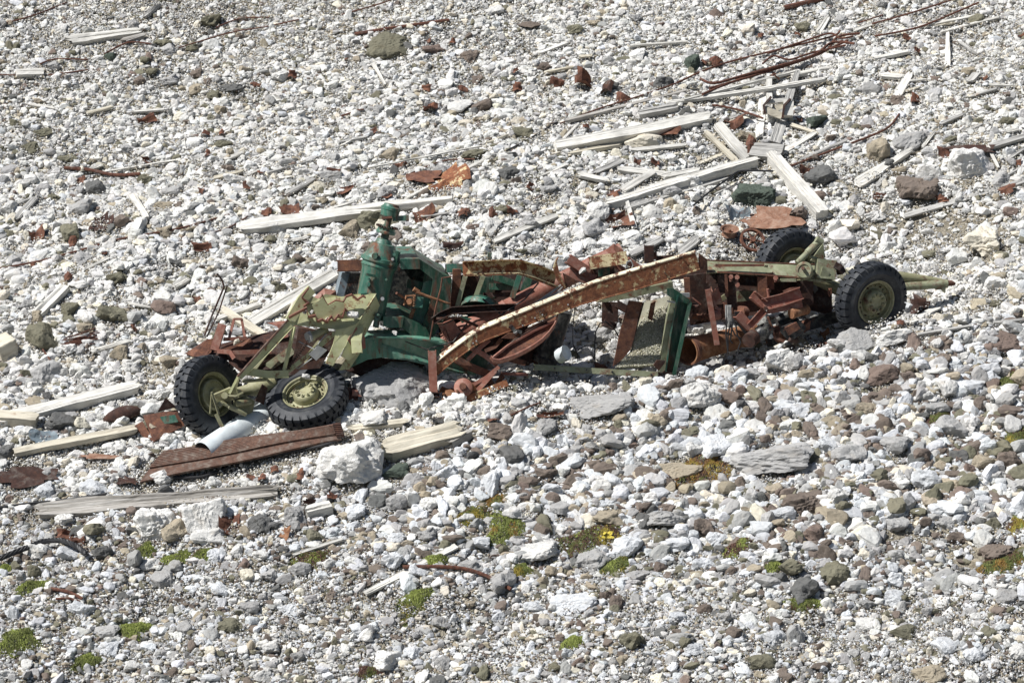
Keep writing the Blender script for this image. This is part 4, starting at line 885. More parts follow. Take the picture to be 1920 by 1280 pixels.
BOARDS = [
 # x0,y0,x1,y1,width,thick,wood,ragged,taper,lift,label
 (1040, 276, 1335, 222, .20, .15, 'white', .02, 1, 0, 'long squared white beam with a pale boulder resting against it, above the wreck'),
 (1060, 290, 1172, 270, .09, .05, 'cream', .05, 1, .0, 'narrow split plank along the lower edge of the long squared white beam'),
 (1180, 282, 1290, 272, .07, .04, 'white', .05, 1, .0, 'short thin board just right below the pale boulder on the beam'),
 (1130, 384, 1425, 302, .24, .12, 'white', .08, .6, .02, 'long split weathered beam slanting up to the crossed timbers'),
 (1170, 394, 1370, 336, .15, .12, 'grey', .08, .7, -.03, 'grey splintered underside timber beneath the long split weathered beam'),
 (1446, 290, 1541, 405, .20, .17, 'white', .01, 1.15, .05, 'thick square-ended white beam pointing down the slope toward the rear wheel'),
 (1408, 282, 1468, 288, .30, .10, 'grey', .02, 1, .12, 'short broad grey block at the top of the crossed timbers'),
 (1345, 232, 1402, 298, .19, .06, 'white', .01, 1, .08, 'white plank with nails crossing above the long split beam'),
 (1318, 243, 1386, 308, .09, .05, 'cream', .06, 1, .04, 'narrow broken plank just left of the nailed white plank'),
 (1604, 348, 1712, 280, .22, .07, 'white', .05, .35, .05, 'pointed white plank left of the big brown stone at upper right'),
 (1642, 352, 1664, 325, .07, .03, 'grey', .05, 1, .0, 'small grey stick just right of the pointed white plank'),
 (1155, 318, 1300, 334, .12, .06, 'white', .05, 1.2, .04, 'white plank lying crossways above the long split beam'),
 (1168, 356, 1226, 320, .12, .04, 'white', .01, 1, .06, 'short white board crossing under the crossways white plank'),
 (1080, 325, 1142, 340, .11, .05, 'white', .06, .7, .02, 'short chipped white board at the left end of the timber pile'),
 (1240, 332, 1312, 318, .14, .05, 'white', .03, 1, .03, 'small white board between the crossways plank and the long beam'),
 (1112, 325, 1168, 300, .09, .04, 'grey', .04, 1, .02, 'short grey board leaning above the chipped white board'),
 (1248, 195, 1548, 148, .10, .05, 'white', .02, 1, .03, 'long pale batten running behind the broken wooden crate'),
 (1482, 143, 1705, 97, .09, .05, 'white', .01, 1, .03, 'long straight white batten at the top right below the rusty rods'),
 (1280, 188, 1500, 132, .05, .04, 'white', .02, 1, .02, 'thin pale batten just under the bundle of rusty rods'),
 (1195, 216, 1272, 200, .13, .10, 'grey', .02, 1, .04, 'short squared grey beam above the long squared white beam'),
 (1055, 229, 1292, 170, .07, .05, 'old', .05, 1, .02, 'long dark cracked lath above the long squared white beam'),
 (1424, 258, 1432, 176, .14, .04, 'white', .04, 1, .03, 'upright-lying board just left of the broken crate'),
 (1442, 200, 1442, 132, .10, .04, 'white', .02, 1, .04, 'narrow board running uphill behind the left of the crate'),
 (1452, 268, 1497, 132, .20, .05, 'grey', .04, .45, .05, 'broad grey board tapering uphill under the broken crate'),
 (1478, 232, 1535, 252, .08, .03, 'cream', .04, .5, .02, 'pointed cream board right of the crate foot'),
 (1462, 288, 1530, 248, .12, .03, 'white', .03, .8, .02, 'flat board reaching right from the crossed timbers'),
 (1500, 300, 1590, 262, .05, .03, 'grey', .02, 1, .02, 'thin grey lath beside the dark rod right of the crossed timbers'),
 (1533, 63, 1555, 30, .13, .04, 'white', .06, .7, .02, 'short frayed board above the knot of rusty rods'),
 (1776, 125, 1778, 60, .10, .03, 'white', .02, .6, .02, 'slender white stake pointing uphill at the upper right'),
 (1678, 185, 1708, 136, .17, .04, 'white', .06, .8, .02, 'frayed white board lying uphill right of the long batten'),
 (1650, 142, 1698, 146, .10, .06, 'white', .04, 1, .02, 'short white block at the end of the frayed uphill board'),
 (1818, 154, 1832, 137, .17, .04, 'grey', .02, 1, .03, 'small square grey board near the right edge of the upper slope'),
 (1720, 50, 1842, 29, .06, .03, 'white', .02, 1, .02, 'thin white lath near the top right corner'),
 (1763, 62, 1875, 32, .05, .03, 'white', .02, 1, .02, 'thin white lath just below the top right corner lath'),
 (1180, 86, 1290, 78, .04, .03, 'white', .02, 1, .02, 'thin lath lying left of the top rusty rod tangle'),
 (1852, 277, 1925, 255, .10, .05, 'grey', .02, 1, .03, 'grey plank cut by the right edge of the picture'),
 (1885, 302, 1925, 275, .05, .03, 'grey', .02, 1, .02, 'thin grey lath below the plank at the right edge'),
 (1849, 270, 1874, 316, .06, .03, 'white', .05, .6, .06, 'white stick leaning across the plank at the right edge'),
 (1694, 406, 1925, 338, .09, .04, 'grey', .02, 1, .02, 'long thin grey plank above the rear wheel running to the right edge'),
 (1862, 345, 1925, 308, .05, .03, 'grey', .02, 1, .02, 'short grey lath above the long thin plank at the right edge'),
 (122, 78, 272, 60, .20, .10, 'white', .10, .7, .03, 'splintered white beam lying alone in the upper left corner area'),
 (226, 80, 278, 66, .12, .08, 'old', .10, .6, .02, 'dark splintered fragment at the right end of the upper left beam'),
 (30, 139, 83, 137, .14, .10, 'white', .01, 1, .03, 'short squared white block near the upper left edge'),
 (270, 33, 300, 8, .10, .06, 'grey', .04, .5, .03, 'small grey driftwood piece at the top edge on the left'),
 (160, 213, 213, 200, .09, .03, 'cream', .05, .6, .02, 'short pointed pale stick on the upper left slope'),
 (248, 210, 310, 205, .06, .03, 'white', .02, 1, .02, 'short thin white lath right of the pointed pale stick'),
 (55, 196, 105, 204, .05, .03, 'white', .02, 1, .02, 'thin white stick left of the pointed pale stick'),
 (246, 365, 276, 410, .12, .05, 'white', .02, .8, .03, 'short white board pointing downhill on the left slope'),
 (27, 414, 72, 366, .11, .05, 'grey', .10, .7, .02, 'grey frayed wood near the left edge above the long rod'),
 (12, 390, 60, 372, .05, .03, 'grey', .04, 1, .01, 'thin grey stick near the left edge above the long rod'),
 (442, 428, 775, 384, .24, .10, 'white', .08, .9, .04, 'long white beam lying behind the green gearbox mast'),
 (590, 402, 850, 374, .12, .08, 'white', .04, 1, .05, 'second long white beam lying along the upper side of the one behind the mast'),
 (470, 608, 628, 512, .20, .10, 'white', .01, 1, .05, 'clean white plank reaching up from behind the saw-tooth plates'),
 (412, 577, 502, 636, .14, .08, 'cream', .05, .8, .12, 'broken white beam dropping behind the front left wheels'),
 (402, 600, 487, 570, .08, .05, 'white', .03, 1, .04, 'thin white batten crossing above the broken white beam'),
 (68, 592, 124, 537, .20, .08, 'white', .03, .9, .06, 'wide white board on the left slope above the large olive stone'),
 (325, 538, 355, 520, .11, .06, 'white', .03, 1, .04, 'short white offcut on the slope above the front left wheel'),
 (-10, 660, 26, 644, .40, .26, 'cream', .02, 1, .06, 'thick sawn timber end cut off by the left edge'),
 (168, 660, 248, 638, .09, .04, 'white', .05, .7, .02, 'white splinter right of the bundle of rusty wires'),
 (-10, 792, 268, 722, .26, .12, 'white', .10, .7, .04, 'long split white log reaching from the left edge to near the front wheel'),
 (-10, 784, 74, 788, .20, .16, 'cream', .03, .9, .05, 'thick cream beam end below the long split log at the left edge'),
 (25, 850, 257, 802, .14, .08, 'cream', .02, .9, .06, 'straight cream batten left of the rusty green sheet'),
 (60, 964, 535, 918, .28, .12, 'old', .14, .75, .0, 'cracked dark grained driftwood log in the lower left'),
 (683, 1112, 856, 1023, .10, .03, 'white', .01, 1.1, .04, 'clean white lath lying across the lower middle slope'),
 (548, 1040, 645, 1010, .05, .03, 'white', .02, 1, .03, 'thin white lath lying left of the clean white lath'),
 (716, 848, 872, 806, .34, .20, 'cream', .07, 1, .03, 'big splintered rusty-stained timber chunk right of the white boulder'),
 (835, 836, 892, 808, .14, .12, 'old', .12, .6, .04, 'dark split end piece attached right of the big timber chunk'),
 (648, 806, 770, 790, .13, .07, 'cream', .06, .8, .03, 'short cream plank between the ribbed plate and the foot channel'),
 (572, 962, 622, 950, .15, .13, 'white', .01, 1, .03, 'small square-cut white block below the large white boulder'),
 (924, 452, 1046, 404, .10, .05, 'white', .03, 1, .02, 'white batten on the slope right above the cream channel'),
 (1175, 375, 1190, 430, .07, .03, 'white', .03, 1.3, .06, 'twisted white splinter standing over rusty scrap'),
 (699, 117, 722, 160, .07, .02, 'white', .02, .5, .02, 'thin white shard below the big olive boulder at the top'),
 (1010, 101, 1064, 80, .08, .03, 'white', .02, 1, .02, 'pale bluish lath on the upper middle slope'),
 (763, 371, 822, 342, .06, .03, 'white', .01, 1, .02, 'thin white lath under the curved rusty sheet'),
 (860, 324, 920, 294, .06, .03, 'white', .01, 1, .03, 'thin white lath coming out right of the curved rusty sheet'),
 (690, 315, 905, 274, .03, .02, 'white', .01, 1, .03, 'long very thin lath above the curved rusty sheet'),
 (632, 268, 690, 256, .07, .03, 'grey', .03, 1, .02, 'grey stick on the slope left of the long very thin lath'),
 (727, 280, 780, 258, .05, .03, 'white', .02, 1, .02, 'short white stick over the long very thin lath'),
 (1052, 265, 1085, 232, .05, .03, 'white', .03, 1, .02, 'thin white stick left of the long squared beam'),
 (1270, 478, 1312, 444, .15, .05, 'grey', .06, .9, .04, 'grey frayed plank end above the upper end of the long bent beam'),
 (1178, 480, 1245, 447, .10, .05, 'grey', .05, .9, .04, 'grey splintered wood behind the scrap on the red boom'),
 (1020, 136, 1082, 124, .06, .03, 'cream', .04, .6, .02, 'thin olive-cream stick on the upper middle slope'),
 (1718, 628, 1822, 610, .05, .03, 'grey', .02, 1, .05, 'thin grey lath right of the near rear wheel'),
 (1705, 606, 1755, 577, .16, .02, 'white', .03, 1.2, .05, 'pale corrugated strip leaning right behind the near rear wheel'),
 (1860, 605, 1925, 598, .04, .03, 'grey', .02, 1, .05, 'thin grey stick at the right edge level with the near rear wheel'),
 (180, 325, 330, 300, .03, .02, 'white', .02, 1, .01, 'hair-thin lath on the left slope beside the rusty rod'),
 (420, 300, 458, 285, .07, .03, 'white', .03, .8, .02, 'short white stick in the middle of the left slope'),
 (500, 325, 590, 300, .05, .03, 'grey', .02, 1, .02, 'thin grey stick above the left end of the long white beam'),
 (535, 365, 590, 335, .09, .04, 'grey', .03, .8, .02, 'grey flat board just above the long beam behind the mast'),
 (420, 370, 460, 388, .05, .03, 'white', .03, .8, .02, 'thin white stick at the left end above the long white beam'),
 (610, 395, 665, 378, .06, .03, 'white', .03, .8, .12, 'loose white splinter on top of the long white beam'),
]
for i, (x0, y0, x1, y1, w, t, wd, rg, tp, lf, lab) in enumerate(BOARDS):
    lift = t * .28 + (.045 if t < .06 else .02) + lf * .7; A, B = G(x0, y0, lift), G(x1, y1, lift)
    nm = 'timber' if t >= .09 else 'board' if w >= .085 else 'lath'
    o = slope_obj(nm, A, B, lambda L: board_mesh(nm, L, w, t, MW[wd], rg, tp, i, 0), None, random.Random(i).uniform(-.18, .18))
    tag(o, lab, nm); foot(A, B, w * .36)
# broken crate with rusty edge strips
CA = G(1462, 226, .12)
cr = thing('broken_crate', CA, 'broken open wooden crate with rusty metal edge strips on the boards at upper right', 'crate')
def gp(px, py, lift, ref=CA):                        # point at the depth of a reference point
    v = atY(px, py, ref.y + lift); return v
def gbar(name, pts, w, h, mat, par, up=None):
    m = MB(); m.sweep(pts, prof_box(w, h), up or Vector((0, .3, 1)).normalized()); return m.build(name, mat, par)
gbar('crate_board', [gp(1432, 205, 0), gp(1466, 218, -.05)], .05, .10, MW['cream'], cr)
gbar('crate_board', [gp(1436, 192, .1), gp(1475, 188, .12)], .12, .06, MW['white'], cr)
gbar('crate_board', [gp(1454, 203, .05), gp(1474, 195, .1)], .05, .09, MW['cream'], cr)
gbar('crate_board', [gp(1478, 192, .1), gp(1477, 219, 0)], .14, .15, MW['white'], cr, RIGHT)
gbar('crate_board', [gp(1432, 196, .1), gp(1434, 212, 0)], .10, .06, MW['white'], cr, RIGHT)
gbar('metal_strip', [gp(1482, 187, .05), gp(1470, 198, -.03), gp(1467, 222, -.08)], .05, .03, MT['darkrust_and_shade'], cr, RIGHT)
gbar('metal_strip', [gp(1446, 182, .05), gp(1432, 198, -.02), gp(1434, 214, -.05)], .04, .03, MT['darkrust_and_shade'], cr, RIGHT)
for k in range(5):
    p = G(1352 + 11 * k, 248 + 9 * k, .2)

# ---- rods and cables
def smooth_path(pts, sub=6):
    out = []
    for i in range(len(pts) - 1):
        p0, p1, p2, p3 = pts[max(i - 1, 0)], pts[i], pts[i + 1], pts[min(i + 2, len(pts) - 1)]
        for k in range(sub):
            t = k / sub; out.append(.5 * ((2 * p1) + (p2 - p0) * t + (2 * p0 - 5 * p1 + 4 * p2 - p3) * t * t + (3 * p1 - p0 - 3 * p2 + p3) * t ** 3))
    return out + [pts[-1]]
RODS = [
 ('rusty_rod', .022, 'r', .06, [(120, 315), (165, 318), (215, 328), (263, 326)], 'short thick rusty rod on the left slope'),
 ('rusty_rod', .012, 'r', .05, [(-10, 505), (80, 488), (157, 467), (225, 448), (337, 428), (430, 402)], 'long thin rusty rod running from the left edge up to the white beam'),
 ('braided_cable', .030, 'b', .13, [(-10, 1050), (40, 1030), (80, 1015), (115, 1013), (145, 1024), (162, 1038)], 'thick dark braided cable arching from the lower left edge'),
 ('rusty_rod', .02, 'r', .05, [(95, 1103), (125, 1108), (155, 1122)], 'short bent rusty rod beside moss in the lower left'),
 ('rusty_rod', .014, 'r', .03, [(105, 1122), (130, 1121), (150, 1127)], 'thin rusty stub just below the short bent rod in the lower left'),
 ('rusty_rod', .022, 'r', .07, [(755, 1062), (850, 1063), (905, 1076), (958, 1104)], 'bent rusty rod passing under the clean white lath'),
 ('rusty_pipe', .022, 'r', .05, [(665, 64), (740, 52), (842, 38)], 'rusty pipe lying above the big olive boulder at the top'),
 ('rusty_pipe', .035, 'r', .05, [(1470, 15), (1545, -3)], 'rusty pipe at the top edge on the right'),
 ('rusty_rod', .016, 'r', .12, [(1317, 177), (1357, 160), (1430, 133), (1540, 100), (1570, 70), (1612, 63)], 'lowest thick rusty rod of the tangle at the upper right'),
 ('rusty_rod', .018, 'r', .16, [(1313, 148), (1340, 156), (1400, 140), (1520, 106), (1560, 80), (1602, 82)], 'rusty rod with a hooked left end in the upper right tangle'),
 ('rusty_rod', .013, 'r', .16, [(1430, 120), (1450, 105), (1480, 112), (1520, 100), (1585, 85)], 'wavy thin rod in the middle of the upper right tangle'),
 ('rusty_rod', .013, 'r', .10, [(1640, 68), (1720, 52), (1800, 20), (1835, 5)], 'thin rusty rod running right from the tangle to the top edge'),
 ('rusty_rod', .010, 'r', .08, [(1610, 43), (1656, 28)], 'short thin rod above the knot of the tangle'),
 ('rusty_rod', .012, 'r', .08, [(1635, 45), (1700, 27), (1760, 8), (1800, -5)], 'uppermost long thin rod reaching the top edge on the right'),
 ('rusty_rod', .013, 'r', .06, [(1270, 155), (1345, 123), (1440, 98), (1555, 70), (1575, 58)], 'long thin rusty rod forming the upper side of the tangle'),
 ('rusty_rod', .013, 'r', .14, [(1440, 100), (1500, 80), (1555, 63), (1575, 72), (1600, 68)], 'short curled rod at the knot of the tangle'),
 ('rusty_rod', .016, 'r', .13, [(1330, 166), (1400, 146), (1500, 115), (1545, 96), (1590, 76)], 'second rusty rod lying close above the lowest one in the tangle'),
 ('rusty_rod', .010, 'r', .05, [(1050, 232), (1120, 205), (1200, 180), (1280, 152)], 'faint thin wire trailing left from the rusty tangle'),
 ('rusty_rod', .014, 'r', .10, [(1335, 197), (1380, 205), (1431, 222)], 'bare orange-brown rod ending at the broken crate'),
 ('rusty_rod', .014, 'r', .07, [(1480, 312), (1560, 282), (1640, 252), (1670, 235), (1686, 214)], 'long dark rod curling upward right of the crossed timbers'),
 ('cable', .013, 'b', .16, [(1300, 385), (1330, 360), (1365, 335), (1385, 322), (1410, 320), (1450, 321)], 'black cable draped over the long split beam'),
 ('cable', .012, 'b', .05, [(950, 283), (1000, 256), (1045, 229)], 'short dark cable on the slope left of the dark cracked lath'),
 ('rusty_rod', .009, 'r', .05, [(770, 325), (830, 302), (890, 298)], 'thin dark wire above the curved rusty sheet'),
 ('rusty_rod', .011, 'r', .05, [(195, 102), (240, 80), (285, 83)], 'thin rusty wire in front of the splintered upper left beam'),
 ('rusty_rod', .010, 'r', .05, [(75, 120), (105, 111), (165, 112)], 'thin bent wire near the squared white block at upper left'),
 ('rusty_rod', .009, 'r', .05, [(335, 90), (430, 62), (500, 50), (560, 37)], 'long faint rusty wire on the upper left slope'),
 ('rusty_rod', .009, 'r', .05, [(405, 52), (450, 35), (505, 33)], 'arched thin wire by the flat olive stone at the top'),
 ('rusty_rod', .009, 'r', .05, [(90, 141), (130, 136), (165, 131)], 'thin wire running right from the squared white block'),
 ('rusty_rod', .009, 'r', .05, [(-10, 140), (28, 141)], 'thin wire at the upper left edge left of the white block'),
 ('rusty_rod', .010, 'r', .05, [(-10, 48), (60, 30), (125, 5)], 'thin rusty wire across the top left corner'),
 ('rusty_rod', .010, 'r', .05, [(640, 28), (720, 5), (740, -5)], 'thin rusty wire at the top edge above the pipe'),
 ('cable', .016, 'b', .05, [(-10, 952), (60, 943), (130, 936), (200, 925)], 'black cable coming in from the lower left edge above the driftwood'),
 ('cable', .018, 'b', .05, [(325, 895), (380, 893), (440, 872), (480, 862), (520, 852), (600, 836), (640, 822)], 'thick black cable snaking along the lower edge of the ribbed plate'),
 ('braided_cable', .03, 'r', .06, [(1500, 656), (1530, 650), (1562, 641)], 'short braided steel cable right of the big white rock under the wreck'),
 ('rusty_rod', .010, 'r', .06, [(945, 785), (985, 765), (1012, 755)], 'thin rusty wire in the stones below the cream channel'),
 ('rusty_rod', .012, 'r', .05, [(640, 218), (668, 208), (682, 205)], 'short rusty wire at middle left above the slope'),
 ('rusty_rod', .009, 'r', .04, [(340, 445), (420, 430), (470, 402)], 'thin wire left of the long white beam end'),
 ('rusty_rod', .012, 'r', .08, [(80, 655), (98, 680)], 'short rusty nail-like rod below the bundle of rusty wires'),
]
for nm, r, c, lf, pts, lab in RODS:
    r *= 1.2; lf += .025
    q = smooth_path([G(a, b, lf) for a, b in pts]); m = MB(); og = q[0]
    if nm == 'braided_cable':
        m.tube(smooth_path(q, 3), r * .55, 8)
        for s in range(5):
            m.tube([p + RIGHT * (math.cos(s * 1.257 + i * .4) * r * .6) + UP * (math.sin(s * 1.257 + i * .4) * r * .6) for i, p in enumerate(smooth_path(q, 3))], r * .45, 6)
    else: m.tube(q, r, 7)
    o = m.build(nm, M_RODRUST if c == 'r' else M_CABLE, None, True, og); tag(o, lab, 'cable' if 'cable' in nm else 'pipe' if 'pipe' in nm else 'rod')
og = G(150, 645, .05); m = MB()
rr = random.Random(3)
for k in range(20):
    a = rr.uniform(105, 125) + k * .5; y = 655 - k * 1.1 + rr.uniform(-3, 3); m.tube([G(a, y, .06 + .003 * k), G(a + rr.uniform(35, 65), y - rr.uniform(6, 20), .06 + .003 * k)], .008, 5)
o = m.build('wire_bundle', M_RODRUST, None, False, og); tag(o, 'heap of short rusty wires on the left slope', 'wire bundle')

# ---- ribbed rusty plate
og = G(450, 855, .05)
rp = thing('ribbed_plate', og, 'long rusty ribbed steel plate lying below the front wheels', 'metal plate')
def gq(px, py, l=.08): return G(px, py, l)
C_ = [gq(262, 903, .10), gq(307, 846, .12), gq(632, 797, .22), (gq(648, 796, .22)), gq(640, 822, .12), gq(367, 883, .08)]
nrm = gnormal(og.x, og.y); m = MB(); nu_, nv_ = 12, 6
Q4 = [C_[0], C_[1], C_[2], C_[4]]
def bil(u_, v_): return (Q4[0].lerp(Q4[3], u_)).lerp(Q4[1].lerp(Q4[2], u_), v_) + nrm * .012 * math.sin(u_ * 9 + v_ * 4)
for s_ in (0, 1):
    for j_ in range(nv_ + 1):
        for i_ in range(nu_ + 1): m.v.append(bil(i_ / nu_, j_ / nv_) - nrm * (.03 * s_))
W_ = nu_ + 1; O_ = W_ * (nv_ + 1)
for j_ in range(nv_):
    for i_ in range(nu_):
        q = j_ * W_ + i_; m.f += [(q, q + 1, q + W_ + 1, q + W_), (q + O_, q + W_ + O_, q + W_ + 1 + O_, q + 1 + O_)]
for i_ in range(nu_): m.f += [(i_, i_ + O_, i_ + 1 + O_, i_ + 1), (nv_ * W_ + i_, nv_ * W_ + i_ + 1, nv_ * W_ + i_ + 1 + O_, nv_ * W_ + i_ + O_)]
for j_ in range(nv_): m.f += [(j_ * W_, (j_ + 1) * W_, (j_ + 1) * W_ + O_, j_ * W_ + O_), (j_ * W_ + nu_, j_ * W_ + nu_ + O_, (j_ + 1) * W_ + nu_ + O_, (j_ + 1) * W_ + nu_)]
m.build('plate', MT['brown'], rp)
for k in range(9):
    f = k / 9 * .62 + .03
    m = MB(); m.sweep([bil(q / 10, 1 - f) + nrm * .006 for q in range(11)], prof_box(.026, .045), nrm); m.build('rib', MT['brown'], rp)
for k in range(6):
    a = C_[2].lerp(C_[4], .1 + k * .14) + nrm * .02; m = MB(); m.frame_box(a, Vector((.05, .01, 0)), nrm * .03, Vector((0, .02, .01))); m.build('end_tooth', MT['darkrust_and_shade'], rp)
m = MB(); q = [G(a, b, .16) for a, b in ((420, 855), (428, 846), (455, 835), (480, 830), (494, 832), (490, 838), (465, 848), (440, 853), (422, 855))]; m.tube(smooth_path(q), .010, 6)
o = m.build('cable', M_CABLE, None, True, q[0]); tag(o, 'black cable loop lying on top of the ribbed plate', 'cable')
foot(C_[0], C_[4], .12); foot(C_[1], C_[2], .1); foot(C_[0].lerp(C_[1], .5), C_[2].lerp(C_[4], .5), .2)
# pale pipe
a, b = G(392, 842, .16), P(524, 762, .58)
m = MB(); m.lathe(a, b, [(-.08, .15), (0, .165), (.3, .175), (.8, .18), (1.05, .18), (1.05, .17), (.3, .165), (0, .155)], 32); o = m.build('pale_pipe', MT['pale'], None, True, a); tag(o, 'pale blue-white pipe running under the tilted front wheel', 'pipe')
# green and rusty sheet by the front wheel
sh_ = thing('bent_sheet', G(300, 815), 'bent rusty sheet box with green paint left of the front wheel', 'sheet metal')
def gpoly(name, pts, mat, par, th=.012, group=None):
    q = [G(a, b, l) for a, b, l in pts]; m = MB(); m.prism(q, Vector((0, .3, -1)).normalized() * th); return m.build(name, MT[mat], par, False, None if par else q[0])
gpoly('sheet', [(268, 778, .25), (333, 768, .28), (346, 797, .12), (320, 810, .1), (288, 828, .08)], 'rust', sh_)
gpoly('sheet_patch', [(300, 781, .28), (328, 777, .285), (334, 790, .20), (309, 794, .20)], 'teal', sh_)
gpoly('flange', [(252, 798, .12), (267, 789, .22), (288, 826, .08), (276, 828, .02)], 'rust', sh_)
gpoly('flange', [(296, 770, .3), (311, 745, .5), (330, 762, .35)], 'darkrust_and_shade', sh_)
cu = G(230, 795)
m = MB()
for j in range(2): pass
N1 = 14; vs = []; fsx = []
for i in range(N1):
    f = i / (N1 - 1); a = f * 4.2 - .6
    for k in range(9):
        g = k / 8; r = .13 * (math.sin(g * math.pi) ** .7 * .8 + .2); x = (g - .5) * .52
        vs.append(cu + Vector((x, math.cos(a) * r * .7, .12 + math.sin(a) * r + (g - .5) * .12)))
for i in range(N1 - 1):
    for k in range(8): q = i * 9 + k; fsx.append((q, q + 1, q + 10, q + 9))
m.add(vs, fsx); o = m.build('curled_sheet', MT['darkrust_and_shade'], None, True, cu); md = o.modifiers.new('s', 'SOLIDIFY'); md.thickness = .01
tag(o, 'rusty curled sheet like a split horn left of the green-painted sheet', 'sheet metal')

LAND = [(1190, 250, 'the long squared white beam'), (1280, 345, 'the long split timber'), (1500, 350, 'the square-ended white beam'), (1440, 290, 'the crossed timbers'), (1462, 205, 'the broken crate'), (1560, 75, 'the rusty rod tangle'),
 (1658, 314, 'the pointed white plank'), (1726, 350, 'the big rounded brown stone'), (1820, 308, 'the rough white rock'), (1297, 119, 'the upright dark green rock'), (1095, 152, 'the largest crumpled rusty sheet'), (905, 200, 'the brown angular stone'), (732, 84, 'the large cracked olive boulder'),
 (812, 93, 'the flat red-brown stone'), (840, 338, 'the curved rusty sheet'), (1170, 200, 'the dark cracked lath'), (400, 38, 'the flat olive stone at the top'), (197, 70, 'the splintered upper left timber'), (56, 138, 'the squared white block'), (400, 165, 'the upper left stone cluster'), (190, 322, 'the short thick rusty rod'),
 (190, 417, 'the dark square rusty sheet'), (262, 388, 'the downhill-pointing white board'), (50, 390, 'the grey frayed wood'), (600, 410, 'the long white timber behind the mast'), (740, 410, 'the gearbox cap'), (96, 565, 'the wide white board'), (80, 632, 'the large pointed olive stone'), (214, 592, 'the olive-brown slab'), (150, 645, 'the rusty wire heap'),
 (550, 560, 'the clean white plank'), (410, 560, 'the bent upright rod'), (150, 750, 'the long split log'), (230, 785, 'the curled rusty sheet'), (140, 826, 'the cream batten'), (52, 893, 'the flat brown sheet'), (450, 850, 'the ribbed plate'), (655, 868, 'the large white boulder'), (800, 828, 'the big timber chunk'), (280, 945, 'the driftwood log'), (340, 970, 'the lower left rock cluster'),
 (80, 1015, 'the arching braided cable'), (595, 955, 'the small square-cut block'), (770, 1067, 'the clean white lath'), (880, 1070, 'the bent rusty rod'), (945, 998, 'the domed moss mound'), (1095, 1020, 'the long moss strip'), (775, 1133, 'the bright green moss tuft'), (1315, 892, 'the largest moss cushion'), (1448, 862, 'the broad flat slab'), (1510, 945, 'the big brown-grey stone'), (1385, 1032, 'the green moss tuft right of middle'),
 (1505, 1112, 'the dark grey angular rock'), (1308, 738, 'the smooth white block'), (1460, 664, 'the bright white rock'), (1630, 560, 'the near rear wheel'), (1480, 490, 'the far rear wheel'), (1411, 450, 'the spoked iron wheel'), (1450, 410, 'the large orange sheet'), (1850, 450, 'the crumbly pale rock'), (1810, 372, 'the long thin grey plank'), (1115, 755, 'the long greenish slab'), (985, 428, 'the batten above the cream channel'), (1112, 432, 'the squarish grey stone'),
 (1888, 640, 'the pinkish brown stone'), (1775, 730, 'the upright white rock on the bank'), (1735, 900, 'the large bluish white rock'), (1760, 790, 'the maroon moss patch'), (1880, 1062, 'the maroon moss at the right edge'), (1700, 1185, 'the flat olive stone'), (1740, 1265, 'the rounded tan stone at the bottom'), (1265, 1160, 'the bluish stone near the bottom'), (1070, 1130, 'the long pale rock'), (1070, 1210, 'the bottom middle moss'),
 (585, 1052, 'the maroon and green moss'), (385, 1043, 'the moss below the rock cluster'), (255, 1184, 'the lower left moss tuft'), (30, 1208, 'the bottom left moss'), (125, 1108, 'the short bent rusty rod'), (925, 908, 'the upright bluish rock'), (1022, 890, 'the rough brown stone'), (1242, 970, 'the flat grey-brown stone'), (1776, 92, 'the slender white stake'), (1693, 160, 'the frayed uphill board'), (1037, 90, 'the pale bluish lath'), (710, 138, 'the thin white shard'), (800, 295, 'the very thin long lath')]
used_lab = set()
def near_label(head, x, y, tail=''):
    c = sorted(LAND, key=lambda q: (q[0] - x) ** 2 + (1.3 * (q[1] - y)) ** 2)
    for lx, ly, ph in c[:3]:
        dx, dy = x - lx, y - ly
        v = 'above' if dy < 0 else 'below'; hz = 'left of' if dx < 0 else 'right of'
        opts = [v, hz] if abs(dy) * 1.3 > abs(dx) else [hz, v]
        if min(abs(dx), abs(dy)) > .4 * max(abs(dx), abs(dy)): opts = [f"{v} and {hz}"] + opts
        for o_ in opts[:2]:
            lab = f'{head} {o_} {ph}'
            if lab not in used_lab and len(lab.split()) <= 16: used_lab.add(lab); return lab
    return f'{head} {opts[0]} {c[0][2]}'
def scrap_mesh(name, seed, mat, w, h, flat=.35):
    r = random.Random(seed); nx_, ny_ = 6, 5; m = MB(); ph = [r.uniform(0, 6) for _ in range(4)]; am = flat * min(w, h)
    for j in range(ny_):
        for i in range(nx_):
            u_, v_ = i / (nx_ - 1) - .5, j / (ny_ - 1) - .5
            e = 1 + r.uniform(-.18, .18)
            m.v.append(Vector((u_ * w * e, v_ * h * e * (1 + .3 * math.sin(3 * u_ + ph[0])), am * (.5 * math.sin(4 * u_ + ph[1]) + .5 * math.cos(5 * v_ + ph[2])) + r.uniform(-.1, .1) * am)))
    for j in range(ny_ - 1):
        for i in range(nx_ - 1):
            if (i in (0, nx_ - 2)) and (j in (0, ny_ - 2)) and r.random() < .6: continue
            q = j * nx_ + i; m.f.append((q, q + 1, q + nx_ + 1, q + nx_))
    n0 = len(m.v); base = list(m.v); m.v += [p - Vector((0, 0, .006)) for p in base]; m.f += [tuple(i + n0 for i in f)[::-1] for f in list(m.f)]
    return m.mesh(name, mat)
